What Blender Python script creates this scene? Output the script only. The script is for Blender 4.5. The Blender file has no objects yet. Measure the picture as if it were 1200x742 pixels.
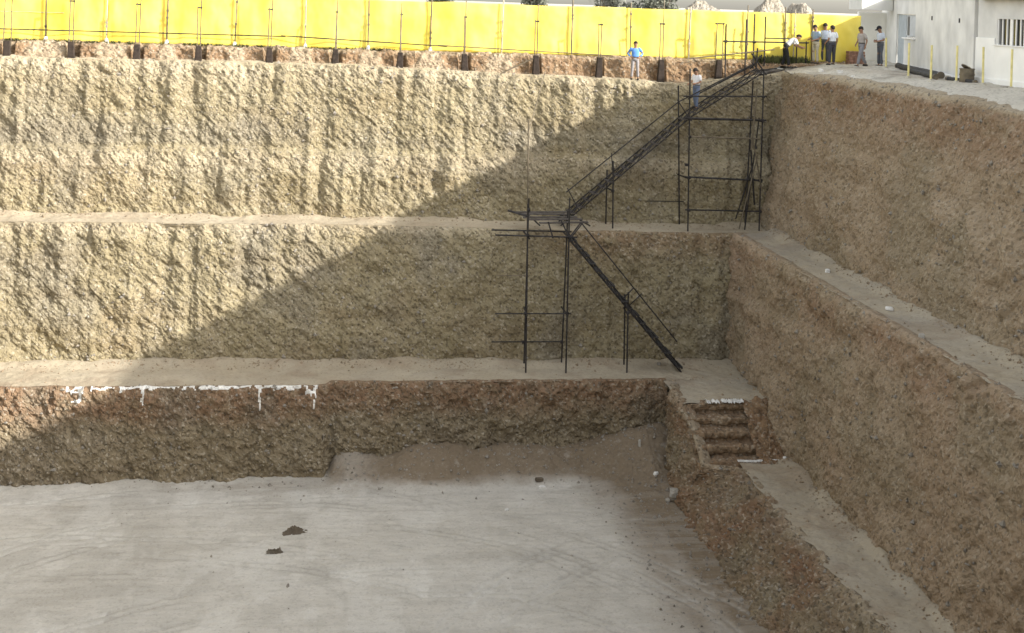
import bpy, bmesh, math, random
import numpy as np
from mathutils import Vector, Matrix
rng = random.Random(7)
rad = math.radians
SC = bpy.context.scene
COL = SC.collection

# ------------------------------------------------------------------ camera
PSI, ROLL = rad(8.0), rad(1.9)
cd = bpy.data.cameras.new('camera'); cam = bpy.data.objects.new('camera', cd); COL.objects.link(cam)
cd.sensor_fit = 'HORIZONTAL'; cd.sensor_width = 36.0; cd.lens = 36.0 * 1500 / 1200
cd.shift_x = 0.0; cd.shift_y = -(371.0 - 2.0) / 1200
cd.clip_start = 0.1; cd.clip_end = 6000
cam.location = (0, 0, 3.8)
cam.matrix_world = Matrix.Translation((0, 0, 3.8)) @ Matrix.Rotation(-PSI, 4, 'Z') @ Matrix.Rotation(rad(90), 4, 'X') @ Matrix.Rotation(ROLL, 4, 'Z')
SC.camera = cam

# ------------------------------------------------------------------ light
SUN = Vector((1.0, -0.64, 0.522)).normalized()          # towards the sun
elev = math.asin(SUN.z); azim = math.atan2(SUN.x, SUN.y)
W = bpy.data.worlds.new('World'); SC.world = W; W.use_nodes = True
nt = W.node_tree; nt.nodes.clear()
sky = nt.nodes.new('ShaderNodeTexSky'); sky.sky_type = 'NISHITA'; sky.sun_disc = False
sky.sun_elevation = elev; sky.sun_rotation = azim; sky.air_density = 1.0; sky.dust_density = 2.0; sky.ozone_density = 0.8
bg = nt.nodes.new('ShaderNodeBackground'); bg.inputs['Strength'].default_value = 0.15
out = nt.nodes.new('ShaderNodeOutputWorld')
hs = nt.nodes.new('ShaderNodeHueSaturation'); hs.inputs['Saturation'].default_value = 0.32; hs.inputs['Value'].default_value = 1.0   # hazy, washed-out sky
wm = nt.nodes.new('ShaderNodeMix'); wm.data_type = 'RGBA'; wm.blend_type = 'MULTIPLY'; wm.inputs[0].default_value = 1.0; wm.inputs[7].default_value = (1.0, 0.965, 0.90, 1)
nt.links.new(sky.outputs[0], hs.inputs['Color']); nt.links.new(hs.outputs[0], wm.inputs[6]); nt.links.new(wm.outputs[2], bg.inputs[0]); nt.links.new(bg.outputs[0], out.inputs[0])
sd = bpy.data.lights.new('sun', 'SUN'); sd.energy = 2.6; sd.angle = rad(0.6); sd.color = (1.0, 0.94, 0.85)
so = bpy.data.objects.new('sun', sd); COL.objects.link(so)
so.rotation_euler = SUN.to_track_quat('Z', 'Y').to_euler(); so.location = (30, -30, 40)
SC.view_settings.view_transform = 'Standard'; SC.view_settings.look = 'None'
SC.view_settings.exposure = 1.6; SC.view_settings.gamma = 1.0; SC.view_settings.use_curve_mapping = False
SC.cycles.max_bounces = 6

# ------------------------------------------------------------------ noise (numpy)
_r = np.random.RandomState(3)
PERM = _r.permutation(4096).astype(np.int64)
VAL = _r.uniform(-1, 1, 4096)
def _h(i, j, k): return PERM[(PERM[(PERM[i & 4095] + j) & 4095] + k) & 4095]
def vnoise(P, scale=1.0, seed=0):
    sc = np.broadcast_to(np.asarray(scale, float), (3,))
    Q = P * sc + seed * 17.31
    I = np.floor(Q).astype(np.int64); f = Q - I; f = f * f * f * (f * (f * 6 - 15) + 10)
    o = np.zeros(len(P))
    for a in (0, 1):
        wa = f[:, 0] if a else 1 - f[:, 0]
        for b in (0, 1):
            wb = f[:, 1] if b else 1 - f[:, 1]
            for c in (0, 1):
                wc = f[:, 2] if c else 1 - f[:, 2]
                o += wa * wb * wc * VAL[_h(I[:, 0] + a, I[:, 1] + b, I[:, 2] + c)]
    return o
def fbm(P, scale, octv=3, seed=0, gain=0.5):
    o = np.zeros(len(P)); a = 1.0; s = np.asarray(scale, float)
    for k in range(octv):
        o += a * vnoise(P, s, seed + k * 5); a *= gain; s = s * 2.03
    return o
def cell(P, scale, seed=0):
    Q = P * scale + seed * 11.7; I = np.floor(Q).astype(np.int64); best = np.full(len(P), 9.0)
    for a in (-1, 0, 1):
        for b in (-1, 0, 1):
            for c in (-1, 0, 1):
                J = I + np.array([a, b, c]); h = _h(J[:, 0], J[:, 1], J[:, 2])
                off = np.stack([VAL[h], VAL[(h + 911) & 4095], VAL[(h + 2003) & 4095]], 1) * 0.5 + 0.5
                d = np.sqrt(((J + off - Q) ** 2).sum(1)); best = np.minimum(best, d)
    return best
def sstep(x, a, b):
    t = np.clip((x - a) / (b - a), 0, 1); return t * t * (3 - 2 * t)

# ------------------------------------------------------------------ materials
def newmat(name):
    m = bpy.data.materials.new(name); m.use_nodes = True; n = m.node_tree.nodes
    return m, m.node_tree, n['Principled BSDF']
def plain(name, col, rough=0.7, metal=0.0, var=0.25, scale=6.0, bump=0.0, spec=0.3):
    m, t, b = newmat(name); N, L = t.nodes, t.links
    b.inputs['Roughness'].default_value = rough; b.inputs['Metallic'].default_value = metal
    b.inputs['Specular IOR Level'].default_value = spec
    g = N.new('ShaderNodeNewGeometry'); no = N.new('ShaderNodeTexNoise'); no.inputs['Scale'].default_value = scale
    no.inputs['Detail'].default_value = 6
    L.new(g.outputs['Position'], no.inputs['Vector'])
    cr = N.new('ShaderNodeValToRGB'); L.new(no.outputs['Fac'], cr.inputs[0])
    cr.color_ramp.elements[0].position = 0.3; cr.color_ramp.elements[1].position = 0.7
    cr.color_ramp.elements[0].color = (*[c * (1 - var) for c in col], 1); cr.color_ramp.elements[1].color = (*[min(1, c * (1 + var)) for c in col], 1)
    L.new(cr.outputs[0], b.inputs['Base Color'])
    if bump:
        bp = N.new('ShaderNodeBump'); bp.inputs['Strength'].default_value = bump; bp.inputs['Distance'].default_value = 0.02
        L.new(no.outputs['Fac'], bp.inputs['Height']); L.new(bp.outputs[0], b.inputs['Normal'])
    return m
def earth(name, base, alt, redlo=0.2, redhi=0.55, red=(0.245, 0.148, 0.092), pale=(0.46, 0.40, 0.30), grey=(0.22, 0.205, 0.175), speck=1.0, bump=0.6, rough=0.95, streak=0.35, bdist=0.05, layer=0.4):
    m, t, b = newmat(name); N, L = t.nodes, t.links
    b.inputs['Roughness'].default_value = rough; b.inputs['Specular IOR Level'].default_value = 0.12
    g = N.new('ShaderNodeNewGeometry')
    def noise(scale, detail=5, vec=None, rg=0.6):
        n = N.new('ShaderNodeTexNoise'); n.inputs['Scale'].default_value = scale; n.inputs['Detail'].default_value = detail; n.inputs['Roughness'].default_value = rg
        L.new(vec or g.outputs['Position'], n.inputs['Vector']); return n.outputs['Fac']
    def ramp(f, p0, p1, c0=(0, 0, 0, 1), c1=(1, 1, 1, 1)):
        r = N.new('ShaderNodeValToRGB'); r.color_ramp.elements[0].position = p0; r.color_ramp.elements[1].position = p1
        r.color_ramp.elements[0].color = c0; r.color_ramp.elements[1].color = c1; L.new(f, r.inputs[0]); return r.outputs[0]
    def mix(fac, a, c, mode='MIX'):
        x = N.new('ShaderNodeMix'); x.data_type = 'RGBA'; x.blend_type = mode
        for s, v in ((x.inputs[0], fac), (x.inputs[6], a), (x.inputs[7], c)):
            if hasattr(v, 'is_output'): L.new(v, s)
            elif isinstance(v, (int, float)): s.default_value = v
            else: s.default_value = (*v[:3], 1)
        return x.outputs[2]
    def math_(op, a, c):
        x = N.new('ShaderNodeMath'); x.operation = op
        for s, v in ((x.inputs[0], a), (x.inputs[1], c)):
            if hasattr(v, 'is_output'): L.new(v, s)
            else: s.default_value = v
        return x.outputs[0]
    def attr(nm):
        a = N.new('ShaderNodeAttribute'); a.attribute_name = nm; return a.outputs['Fac']
    c = mix(ramp(noise(0.55, 6), 0.36, 0.64), base, alt)
    mp = N.new('ShaderNodeMapping'); mp.inputs['Scale'].default_value = (1, 1, 0.16); L.new(g.outputs['Position'], mp.inputs[0])
    c = mix(math_('MULTIPLY', ramp(noise(1.5, 5, mp.outputs[0]), 0.5, 0.68), streak), c, grey)
    mr = N.new('ShaderNodeMath'); mr.operation = 'MULTIPLY'; L.new(attr('red'), mr.inputs[0]); L.new(ramp(noise(2.2, 5), redlo, redhi), mr.inputs[1])
    c = mix(mr.outputs[0], c, red)
    c = mix(attr('grey'), c, grey)
    c = mix(attr('pale'), c, pale)
    # gravel: single stones lighter or darker than the matrix
    vo = N.new('ShaderNodeTexVoronoi'); vo.inputs['Scale'].default_value = 12.5; L.new(g.outputs['Position'], vo.inputs['Vector'])
    sep = N.new('ShaderNodeSeparateColor'); L.new(vo.outputs['Color'], sep.inputs[0])
    lo = math_('MULTIPLY', ramp(sep.outputs[0], 0.80, 0.97), 0.42 * speck)
    dk = math_('MULTIPLY', ramp(sep.outputs[1], 0.72, 0.95), 0.62 * speck)
    c = mix(lo, c, (0.52, 0.48, 0.40)); c = mix(dk, c, (0.085, 0.07, 0.052))
    c = mix(math_('MULTIPLY', ramp(noise(22, 4, None, 0.7), 0.3, 0.75), 0.35), c, mix(1.0, c, (0.55, 0.52, 0.47), 'MULTIPLY'))
    c = mix(math_('MULTIPLY', ramp(noise(0.28, 5), 0.42, 0.62), 0.30), c, mix(1.0, c, (0.72, 0.69, 0.64), 'MULTIPLY'))   # damper and drier ground
    mq = N.new('ShaderNodeMapping'); mq.inputs['Scale'].default_value = (0.12, 0.12, 1.1); L.new(g.outputs['Position'], mq.inputs[0])
    c = mix(math_('MULTIPLY', ramp(noise(1.3, 5, mq.outputs[0]), 0.5, 0.68), layer), c, mix(1.0, c, (0.70, 0.64, 0.57), 'MULTIPLY'))   # beds of darker soil
    L.new(c, b.inputs['Base Color'])
    h = math_('ADD', math_('MULTIPLY', noise(14, 6, None, 0.7), 1.0), math_('MULTIPLY', vo.outputs['Distance'], -0.42 * speck))
    bp = N.new('ShaderNodeBump'); bp.inputs['Strength'].default_value = bump; bp.inputs['Distance'].default_value = bdist
    L.new(h, bp.inputs['Height']); L.new(bp.outputs[0], b.inputs['Normal'])
    return m
M = {}
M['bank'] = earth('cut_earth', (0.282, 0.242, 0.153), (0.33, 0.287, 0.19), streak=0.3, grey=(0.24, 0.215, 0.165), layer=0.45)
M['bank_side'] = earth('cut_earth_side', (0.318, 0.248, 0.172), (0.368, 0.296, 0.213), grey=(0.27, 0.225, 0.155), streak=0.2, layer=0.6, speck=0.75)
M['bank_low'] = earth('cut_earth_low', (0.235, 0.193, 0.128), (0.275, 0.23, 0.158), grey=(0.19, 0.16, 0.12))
M['step'] = earth('red_earth', (0.27, 0.195, 0.12), (0.34, 0.25, 0.155), red=(0.235, 0.152, 0.092), layer=0.1)
M['terrace'] = earth('trodden_earth', (0.43, 0.372, 0.275), (0.48, 0.42, 0.32), red=(0.30, 0.225, 0.155), grey=(0.345, 0.32, 0.275), speck=0.25, bump=0.25, streak=0.3, bdist=0.02, layer=0)
M['floor'] = earth('pale_dust', (0.55, 0.525, 0.475), (0.60, 0.577, 0.527), redlo=-0.5, redhi=0.4, red=(0.215, 0.170, 0.120), pale=(0.68, 0.665, 0.62), grey=(0.42, 0.40, 0.36), speck=0.22, bump=0.2, streak=0.5, bdist=0.02, layer=0)
M['ground'] = earth('dusty_ground', (0.56, 0.525, 0.45), (0.64, 0.61, 0.54), pale=(0.66, 0.63, 0.56), speck=0.5, bump=0.4, layer=0)
M['rock'] = earth('rock', (0.42, 0.40, 0.36), (0.5, 0.48, 0.44), speck=0.3, bump=0.5)
M['clod'] = earth('dark_clod', (0.12, 0.10, 0.075), (0.16, 0.13, 0.10), speck=0.3, bump=0.5)
M['heap'] = earth('grey_heap', (0.27, 0.25, 0.22), (0.34, 0.315, 0.28), speck=1.0, pale=(0.36, 0.33, 0.28))
M['lime'] = plain('lime', (0.70, 0.69, 0.66), 0.9, var=0.22, scale=7, bump=0.3)
M['tube'] = plain('dark_tube', (0.036, 0.033, 0.033), 0.6, 0.3, 0.6, 5)
M['tube_grey'] = plain('grey_tube', (0.16, 0.135, 0.10), 0.5, 0.6, 0.3, 4)
M['tube_pale'] = plain('pale_tube', (0.42, 0.38, 0.30), 0.5, 0.3, 0.3, 4)
M['plank'] = plain('plank', (0.085, 0.075, 0.068), 0.85, 0, 0.5, 5, 0.3)
M['pile'] = plain('dark_pile', (0.035, 0.026, 0.021), 0.9, 0, 0.5, 7, 0.5)
M['yellow_post'] = plain('yellow_post', (0.74, 0.66, 0.30), 0.6, 0, 0.15, 5)
M['plaster'] = plain('grey_plaster', (0.66, 0.655, 0.635), 0.9, 0, 0.16, 0.9, 0.25)
M['plaster_w'] = plain('white_plaster', (0.87, 0.865, 0.84), 0.9, 0, 0.05, 1.5, 0.2)
M['eave'] = plain('brown_eave', (0.24, 0.19, 0.14), 0.8, 0, 0.25, 4)
M['door'] = plain('bluegrey_door', (0.36, 0.40, 0.43), 0.6, 0, 0.12, 3)
M['glass'] = plain('dark_glass', (0.02, 0.022, 0.028), 0.15, 0, 0.3, 2, spec=0.5)
M['frame'] = plain('grey_frame', (0.48, 0.50, 0.52), 0.6, 0, 0.1, 4)
M['rubber'] = plain('black_rubber', (0.045, 0.044, 0.044), 0.75, 0, 0.35, 6)
M['brick'] = plain('brown_brick', (0.30, 0.17, 0.12), 0.9, 0, 0.4, 8, 0.4)
M['skin'] = plain('skin', (0.33, 0.19, 0.125), 0.6, 0, 0.12, 12)
M['hair'] = plain('hair', (0.018, 0.014, 0.012), 0.7, 0, 0.3, 30)
M['eye'] = plain('eye', (0.03, 0.025, 0.02), 0.3, 0, 0.1, 10)
M['shoe'] = plain('shoe', (0.03, 0.026, 0.023), 0.6, 0, 0.2, 10)
M['weed'] = plain('dry_weed', (0.10, 0.11, 0.045), 0.9, 0, 0.5, 3)
M['leaf'] = plain('far_leaf', (0.13, 0.14, 0.115), 0.9, 0, 0.5, 0.8)
M['bark'] = plain('bark', (0.12, 0.09, 0.07), 0.9, 0, 0.3, 3)
_cl = {}
def cloth(col):
    if col not in _cl: _cl[col] = plain('cloth', col, 0.9, 0, 0.12, 9, 0.2)
    return _cl[col]
def sheet_mat():
    m, t, b = newmat('yellow_sheet'); N, L = t.nodes, t.links
    b.inputs['Roughness'].default_value = 0.6; b.inputs['Specular IOR Level'].default_value = 0.25
    g = N.new('ShaderNodeNewGeometry')
    mp = N.new('ShaderNodeMapping'); mp.inputs['Scale'].default_value = (0.55, 1, 0.35); L.new(g.outputs['Position'], mp.inputs[0])
    n = N.new('ShaderNodeTexNoise'); n.inputs['Scale'].default_value = 1.6; n.inputs['Detail'].default_value = 6; L.new(mp.outputs[0], n.inputs['Vector'])
    r = N.new('ShaderNodeValToRGB'); L.new(n.outputs['Fac'], r.inputs[0])
    r.color_ramp.elements[0].position = 0.36; r.color_ramp.elements[0].color = (0.74, 0.59, 0.08, 1)
    r.color_ramp.elements[1].position = 0.62; r.color_ramp.elements[1].color = (0.78, 0.655, 0.14, 1)
    # rust-orange runs of their own shape
    a = N.new('ShaderNodeAttribute'); a.attribute_name = 'stain'
    x = N.new('ShaderNodeMix'); x.data_type = 'RGBA'; L.new(a.outputs['Fac'], x.inputs[0]); L.new(r.outputs[0], x.inputs[6]); x.inputs[7].default_value = (0.55, 0.27, 0.02, 1)
    L.new(x.outputs[2], b.inputs['Base Color'])
    return m
M['sheet'] = sheet_mat()

# ------------------------------------------------------------------ object helpers
def tag(o, label=None, cat=None, group=None, kind=None):
    if label: o['label'] = label
    if cat: o['category'] = cat
    if group: o['group'] = group
    if kind: o['kind'] = kind
    return o
def thing(name, label, cat, loc=(0, 0, 0), rz=0, group=None):
    o = bpy.data.objects.new(name, None); COL.objects.link(o); o.location = loc; o.rotation_euler = (0, 0, rz)
    o.empty_display_size = 0.2
    return tag(o, label, cat, group)
def link(name, me, mat, parent=None):
    if mat and not me.materials: me.materials.append(mat)
    o = bpy.data.objects.new(name, me); COL.objects.link(o)
    if parent: o.parent = parent
    return o
def grid_mesh(name, V, nu, nv, attrs=None, flip=False, smooth=False):
    """V: (nu*nv,3), index = i*nv+j"""
    me = bpy.data.meshes.new(name)
    i, j = np.meshgrid(np.arange(nu - 1), np.arange(nv - 1), indexing='ij')
    a = (i * nv + j).ravel(); q = np.stack([a, a + nv, a + nv + 1, a + 1], 1)
    if flip: q = q[:, ::-1]
    return raw_mesh(me, V, q, attrs, smooth)
def raw_mesh(me, V, q, attrs=None, smooth=False):
    n = len(q); k = q.shape[1]
    me.vertices.add(len(V)); me.vertices.foreach_set('co', np.ascontiguousarray(V, dtype=np.float32).ravel())
    me.loops.add(n * k); me.loops.foreach_set('vertex_index', np.ascontiguousarray(q, dtype=np.int32).ravel())
    me.polygons.add(n); me.polygons.foreach_set('loop_start', np.arange(0, n * k, k, dtype=np.int32))
    try: me.polygons.foreach_set('loop_total', np.full(n, k, dtype=np.int32))
    except Exception: pass
    for nm, arr in (attrs or {}).items():
        at = me.attributes.new(nm, 'FLOAT', 'POINT'); at.data.foreach_set('value', np.ascontiguousarray(arr, dtype=np.float32))
    me.update(calc_edges=True); me.validate()
    me.polygons.foreach_set('use_smooth', np.full(len(me.polygons), smooth))
    return me

def bm_new(): return bmesh.new()
def bm_box(bm, c, s, rot=None):
    r = bmesh.ops.create_cube(bm, size=1.0); vs = r['verts']
    bmesh.ops.scale(bm, vec=s, verts=vs)
    if rot is not None: bmesh.ops.transform(bm, matrix=rot, verts=vs)
    bmesh.ops.translate(bm, vec=c, verts=vs); return vs
def bm_tube(bm, p, q, r=0.03, seg=8, r2=None):
    p, q = Vector(p), Vector(q); d = q - p
    m = Matrix.Translation((p + q) / 2) @ d.to_track_quat('Z', 'Y').to_matrix().to_4x4()
    bmesh.ops.create_cone(bm, cap_ends=True, segments=seg, radius1=r, radius2=r if r2 is None else r2, depth=d.length, matrix=m)
def bm_done(name, bm, mat, parent=None, bevel=0.0, smooth=False):
    if bevel: bmesh.ops.bevel(bm, geom=bm.edges[:], offset=bevel, segments=1, affect='EDGES', clamp_overlap=True)
    me = bpy.data.meshes.new(name); bm.to_mesh(me); bm.free()
    if smooth:
        for p in me.polygons: p.use_smooth = True
    return link(name, me, mat, parent)
def tube(name, p, q, r, mat, parent, seg=8):
    bm = bm_new(); bm_tube(bm, p, q, r, seg); return bm_done(name, bm, mat, parent, smooth=False)
def box(name, c, s, mat, parent, rot=None, bevel=0.01):
    bm = bm_new(); bm_box(bm, c, s, rot); return bm_done(name, bm, mat, parent, bevel)

# ------------------------------------------------------------------ terrain shape
XK = [-14.0, 0.5, 15.9, 21.0]
def lin(v):
    return lambda x: np.interp(x, XK, v)
z_lip = lin([0.76, 0.80, 0.36, 0.95]); y_lip = lambda x: 56.5 + 0 * np.asarray(x, float)
def wob(u, seed, a=0.13):
    u = np.asarray(u, float); Q = np.stack([u, 0 * u, 0 * u], -1).reshape(-1, 3)
    return (a * vnoise(Q, 0.75, seed) + 0.6 * a * vnoise(Q, 2.3, seed + 1)).reshape(u.shape)
z_t1 = lin([-5.75, -5.80, -6.0, -5.95]); y_b1 = lin([55.9, 55.9, 55.85, 55.8]); _e1 = lin([53.65, 54.0, 53.75, 53.7]); y_e1 = lambda x: _e1(x) + wob(x, 601) * (np.asarray(x) < 17)
z_t2 = lin([-11.28, -11.34, -11.4, -11.4]); y_b2 = lin([53.08, 53.4, 53.15, 53.1]); _e2 = lin([49.95, 49.98, 50.15, 50.15])
y_e2 = lambda x: _e2(x) + 0.5 * sstep(np.asarray(x, float), 0.15, 0.55) + wob(x, 611, 0.10) * (np.asarray(x) < 13)
ZF = -14.7
ZG = 1.42                                  # ground level at the fence foot
def g_height(x, y):
    """height of the upper ground"""
    x = np.asarray(x, float); y = np.asarray(y, float)
    zr = 1.06 + 0.30 * sstep(x, 20.8, 23.0)
    zb = ZG + 0 * x
    t = sstep(y, 55.5, 57.6) * (1 - sstep(x, 19.5, 22))
    return zr * (1 - t) + zb * t

PATCH = {}
def loft(rows, du_pts, dv):
    """rows: list of (nu,3) arrays top to bottom -> grid V (nu,nv,3), with v in 0..1 per control span"""
    out = []; span = []
    for k in range(len(rows) - 1):
        L = np.linalg.norm(rows[k + 1] - rows[k], axis=1).max(); n = max(1, int(round(L / dv)))
        for s in range(n):
            t = s / n; out.append(rows[k] * (1 - t) + rows[k + 1] * t); span.append(k + t)
    out.append(rows[-1]); span.append(len(rows) - 1)
    V = np.stack(out, 1); return V, np.array(span)
def grid_normals(V):
    du = np.gradient(V, axis=0); dv = np.gradient(V, axis=1)
    n = np.cross(dv, du); n /= np.maximum(np.linalg.norm(n, axis=2, keepdims=True), 1e-9)
    return n
def patch(name, rows, dv, disp, mat, attrs, toward, smooth_rows=1):
    V, span = loft(rows, None, dv)
    for _ in range(smooth_rows):                     # rounds the control corners
        W_ = V.copy(); W_[:, 1:-1] = (V[:, :-2] + 2 * V[:, 1:-1] + V[:, 2:]) / 4; V = W_
    nu, nv, _ = V.shape
    n = grid_normals(V)
    if (n[nu // 2, nv // 2] @ np.array(toward)) < 0: n = -n
    P = V.reshape(-1, 3); sp = np.tile(span, nu)
    d = disp(P, sp)
    V2 = P + n.reshape(-1, 3) * d[:, None]
    a = attrs(P, sp) if attrs else {}
    me = grid_mesh(name, V2, nu, nv, a)
    # orientation
    ctr = me.polygons[len(me.polygons) // 2].normal
    if ctr.dot(Vector(toward)) < 0: me.flip_normals()
    o = link(name, me, mat); tag(o, kind='structure')
    PATCH[name + str(len(PATCH))] = (V2.reshape(nu, nv, 3), n)
    return o, V2.reshape(nu, nv, 3), n
def uX(a, b, fine0, fine1, d):
    f = np.arange(fine0, fine1 + 1e-6, d); l = np.linspace(a, fine0, 25)[:-1] if a < fine0 else np.array([]); r = np.linspace(fine1, b, 12)[1:] if b > fine1 else np.array([])
    return np.concatenate([l, f, r])
def row(x, y, z):
    x, y, z = np.broadcast_arrays(np.asarray(x, float), np.asarray(y, float), np.asarray(z, float)); return np.stack([x, y, z], 1)

def rough_disp(groove, lump, fine, seed, axis=0, pits=0.035, streak=0.06):
    """axis 0: wall runs along X; 1: along Y.  grooves are digger-tooth marks running down the face, streaks the raking scrapes"""
    def f(P, sp):
        d = groove * fbm(P, [1.25, 1.25, 0.13], 3, seed)
        d += lump * fbm(P, 1.1, 3, seed + 3)
        d += fine * fbm(P, 5.6, 3, seed + 9, 0.65)
        h = P[:, axis]; S = np.stack([(h + P[:, 2]) * 2.6, (h - P[:, 2]) * 0.55, P[:, 1 - axis]], 1)
        d += streak * fbm(S, 1.0, 3, seed + 13, 0.6)
        c = cell(P, 5.0, seed); d += pits * (0.5 - c)
        return d
    return f

X = uX(-32, 21.2, -16.5, 21.2, 0.052)
# ---- back bank, upper lift: ledge foot -> lip -> face
zl = z_lip(X)
def d_back1(P, sp):
    base = rough_disp(0.17, 0.09, 0.042, 1, 0, 0.025, 0.04)(P, sp)
    face = sstep(sp, 0.9, 1.5)
    mid = -3.05 + 0.1 * vnoise(P, [0.5, 0.5, 0.5], 2)
    seam = 0.26 * sstep(P[:, 2], mid + 0.22, mid - 0.1) * (1 - 0.85 * sstep(P[:, 2], mid - 0.3, mid - 2.6))
    return base * (0.25 + 0.75 * face) + seam * face
def a_back1(P, sp):
    top = sstep(P[:, 2], -0.5, 0.6)
    g = sstep(fbm(P, [0.33, 0.3, 0.22], 3, 5), 0.1, 0.75) * 0.5 + 0.6 * sstep(P[:, 2], -2.95, -2.6) * sstep(P[:, 2], -1.2, -2.3) * sstep(vnoise(P, [0.6, 0.6, 0.6], 6), -0.5, 0.4)
    g = np.clip(g, 0, 0.85)
    return {'red': 0.12 * sstep(fbm(P, [0.3, 0.3, 0.6], 3, 8), 0.1, 0.7), 'pale': np.clip(0.65 * top * (0.6 + 0.5 * vnoise(P, 0.8, 4)) + 0.55 * (sp < 0.95) + 0.4 * sstep(P[:, 2], -3.0, -3.25) * sstep(P[:, 2], -4.2, -3.4), 0, 1), 'grey': g}
patch('earth_bank', [row(X, 57.35, zl + 0.02), row(X, 56.62, zl), row(X, 56.42, zl - 0.28), row(X, (y_b1(X) + 56.45) / 2 + 0.05, (zl + z_t1(X)) / 2), row(X, y_b1(X), z_t1(X)), row(X, y_b1(X) - 0.05, z_t1(X) - 0.5)],
      0.052, d_back1, M['bank'], a_back1, (0, -1, 0.3), 2)
# ---- terrace 1 (back arm and side arm share one sheet each, butted at the corner)
def d_ter(P, sp): return 0.035 * fbm(P, 0.9, 3, 21) + 0.02 * fbm(P, 3.3, 3, 22)
def a_ter(amp_grey, pale=0.0):
    def f(P, sp):
        return {'red': np.clip(0.6 * sstep(fbm(P, 0.8, 4, 31), -0.1, 0.7), 0, 1), 'pale': np.full(len(P), pale) * (0.6 + 0.4 * vnoise(P, 0.7, 33)), 'grey': np.clip(amp_grey * (0.7 + 0.5 * fbm(P, 0.6, 2, 35)), 0, 1)}
    return f
def talus(P, yb, w=0.7, h=0.35):
    return h * sstep(yb - P[:, 1], w, 0.0) * (0.6 + 0.5 * vnoise(P, [0.9, 0.9, 0.9], 41))
patch('terrace', [row(X, y_b1(X) + 0.4, z_t1(X) + 0.02), row(X, y_b1(X) - 0.2, z_t1(X)), row(X, y_e1(X) + 0.02, z_t1(X) - 0.02)], 0.11,
      lambda P, s: d_ter(P, s) + talus(P, y_b1(P[:, 0]), 0.8, 0.16), M['terrace'], a_ter(0.15, 0.8), (0, 0, 1))
# ---- back bank, second lift
z1 = z_t1(X); z2 = z_t2(X)
def d_back2(P, sp):
    d = rough_disp(0.13, 0.12, 0.042, 51, 0, 0.025, 0.05)(P, sp)
    return d * (0.1 + 0.9 * sstep(sp, 1.4, 2.5))
def a_back2(P, sp):
    t = sstep(P[:, 2], -7.6, -6.0)
    return {'red': np.clip(0.55 * t * sstep(P[:, 0], 6, 13) + 0.12 * sstep(fbm(P, 0.4, 3, 58), 0.1, 0.8), 0, 1), 'pale': 0.45 * sstep(P[:, 2], -6.5, -5.8) * (1 - sstep(P[:, 0], 4, 10)), 'grey': 0.7 * sstep(fbm(P, [0.4, 0.4, 0.3], 3, 55), 0.15, 0.8)}
patch('earth_bank', [row(X, y_e1(X) + 0.45, z1 - 0.08), row(X, y_e1(X) + 0.2, z1 + 0.03), row(X, y_e1(X) + 0.0, z1 + 0.02), row(X, y_e1(X) - 0.12, z1 - 0.25), row(X, y_b2(X), z2), row(X, y_b2(X) - 0.05, z2 - 0.5)],
      0.052, d_back2, M['bank'], a_back2, (0, -1, 0.3), 2)
# ---- terrace 2, back arm
patch('terrace', [row(X, y_b2(X) + 0.4, z2 + 0.02), row(X, y_b2(X) - 0.3, z2), row(X, y_e2(X) + 0.02, z2 - 0.02)], 0.11,
      lambda P, s: d_ter(P, s) + talus(P, y_b2(P[:, 0]), 1.0, 0.22), M['terrace'], a_ter(0.25, 0.35), (0, 0, 1))
# ---- back bank, lowest lift (west half stands forward of the rest)
XL = uX(-32, 13.98, -16.5, 13.98, 0.052)
ye = y_e2(XL); z2l = z_t2(XL)
fw = 0.18 * (1 - sstep(XL, 0.05, 0.45))
def d_back3(P, sp):
    d = rough_disp(0.10, 0.16, 0.075, 71)(P, sp)
    und = -0.22 * sstep(P[:, 2], -12.9, -13.5) * sstep(P[:, 0], 1.0, 4.0) * (0.7 + 0.6 * vnoise(P, [0.5, 0.5, 0.5], 77))
    return d * (0.1 + 0.9 * sstep(sp, 1.4, 2.5)) + und
def a_back3(P, sp):
    t = sstep(P[:, 2] + 0.35 * fbm(P, 0.7, 3, 78), -12.9, -11.9)
    return {'red': np.clip(0.75 * t, 0, 1), 'pale': 0 * t, 'grey': 0.5 * sstep(fbm(P, 0.6, 3, 75), 0.1, 0.8)}
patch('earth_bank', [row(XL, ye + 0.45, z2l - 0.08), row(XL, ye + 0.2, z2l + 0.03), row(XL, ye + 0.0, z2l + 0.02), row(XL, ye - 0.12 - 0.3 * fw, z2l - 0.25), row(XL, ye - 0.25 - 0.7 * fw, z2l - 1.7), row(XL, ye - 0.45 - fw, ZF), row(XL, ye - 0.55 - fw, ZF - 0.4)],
      0.052, d_back3, M['bank_low'], a_back3, (0, -1, 0.3), 2)

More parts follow.
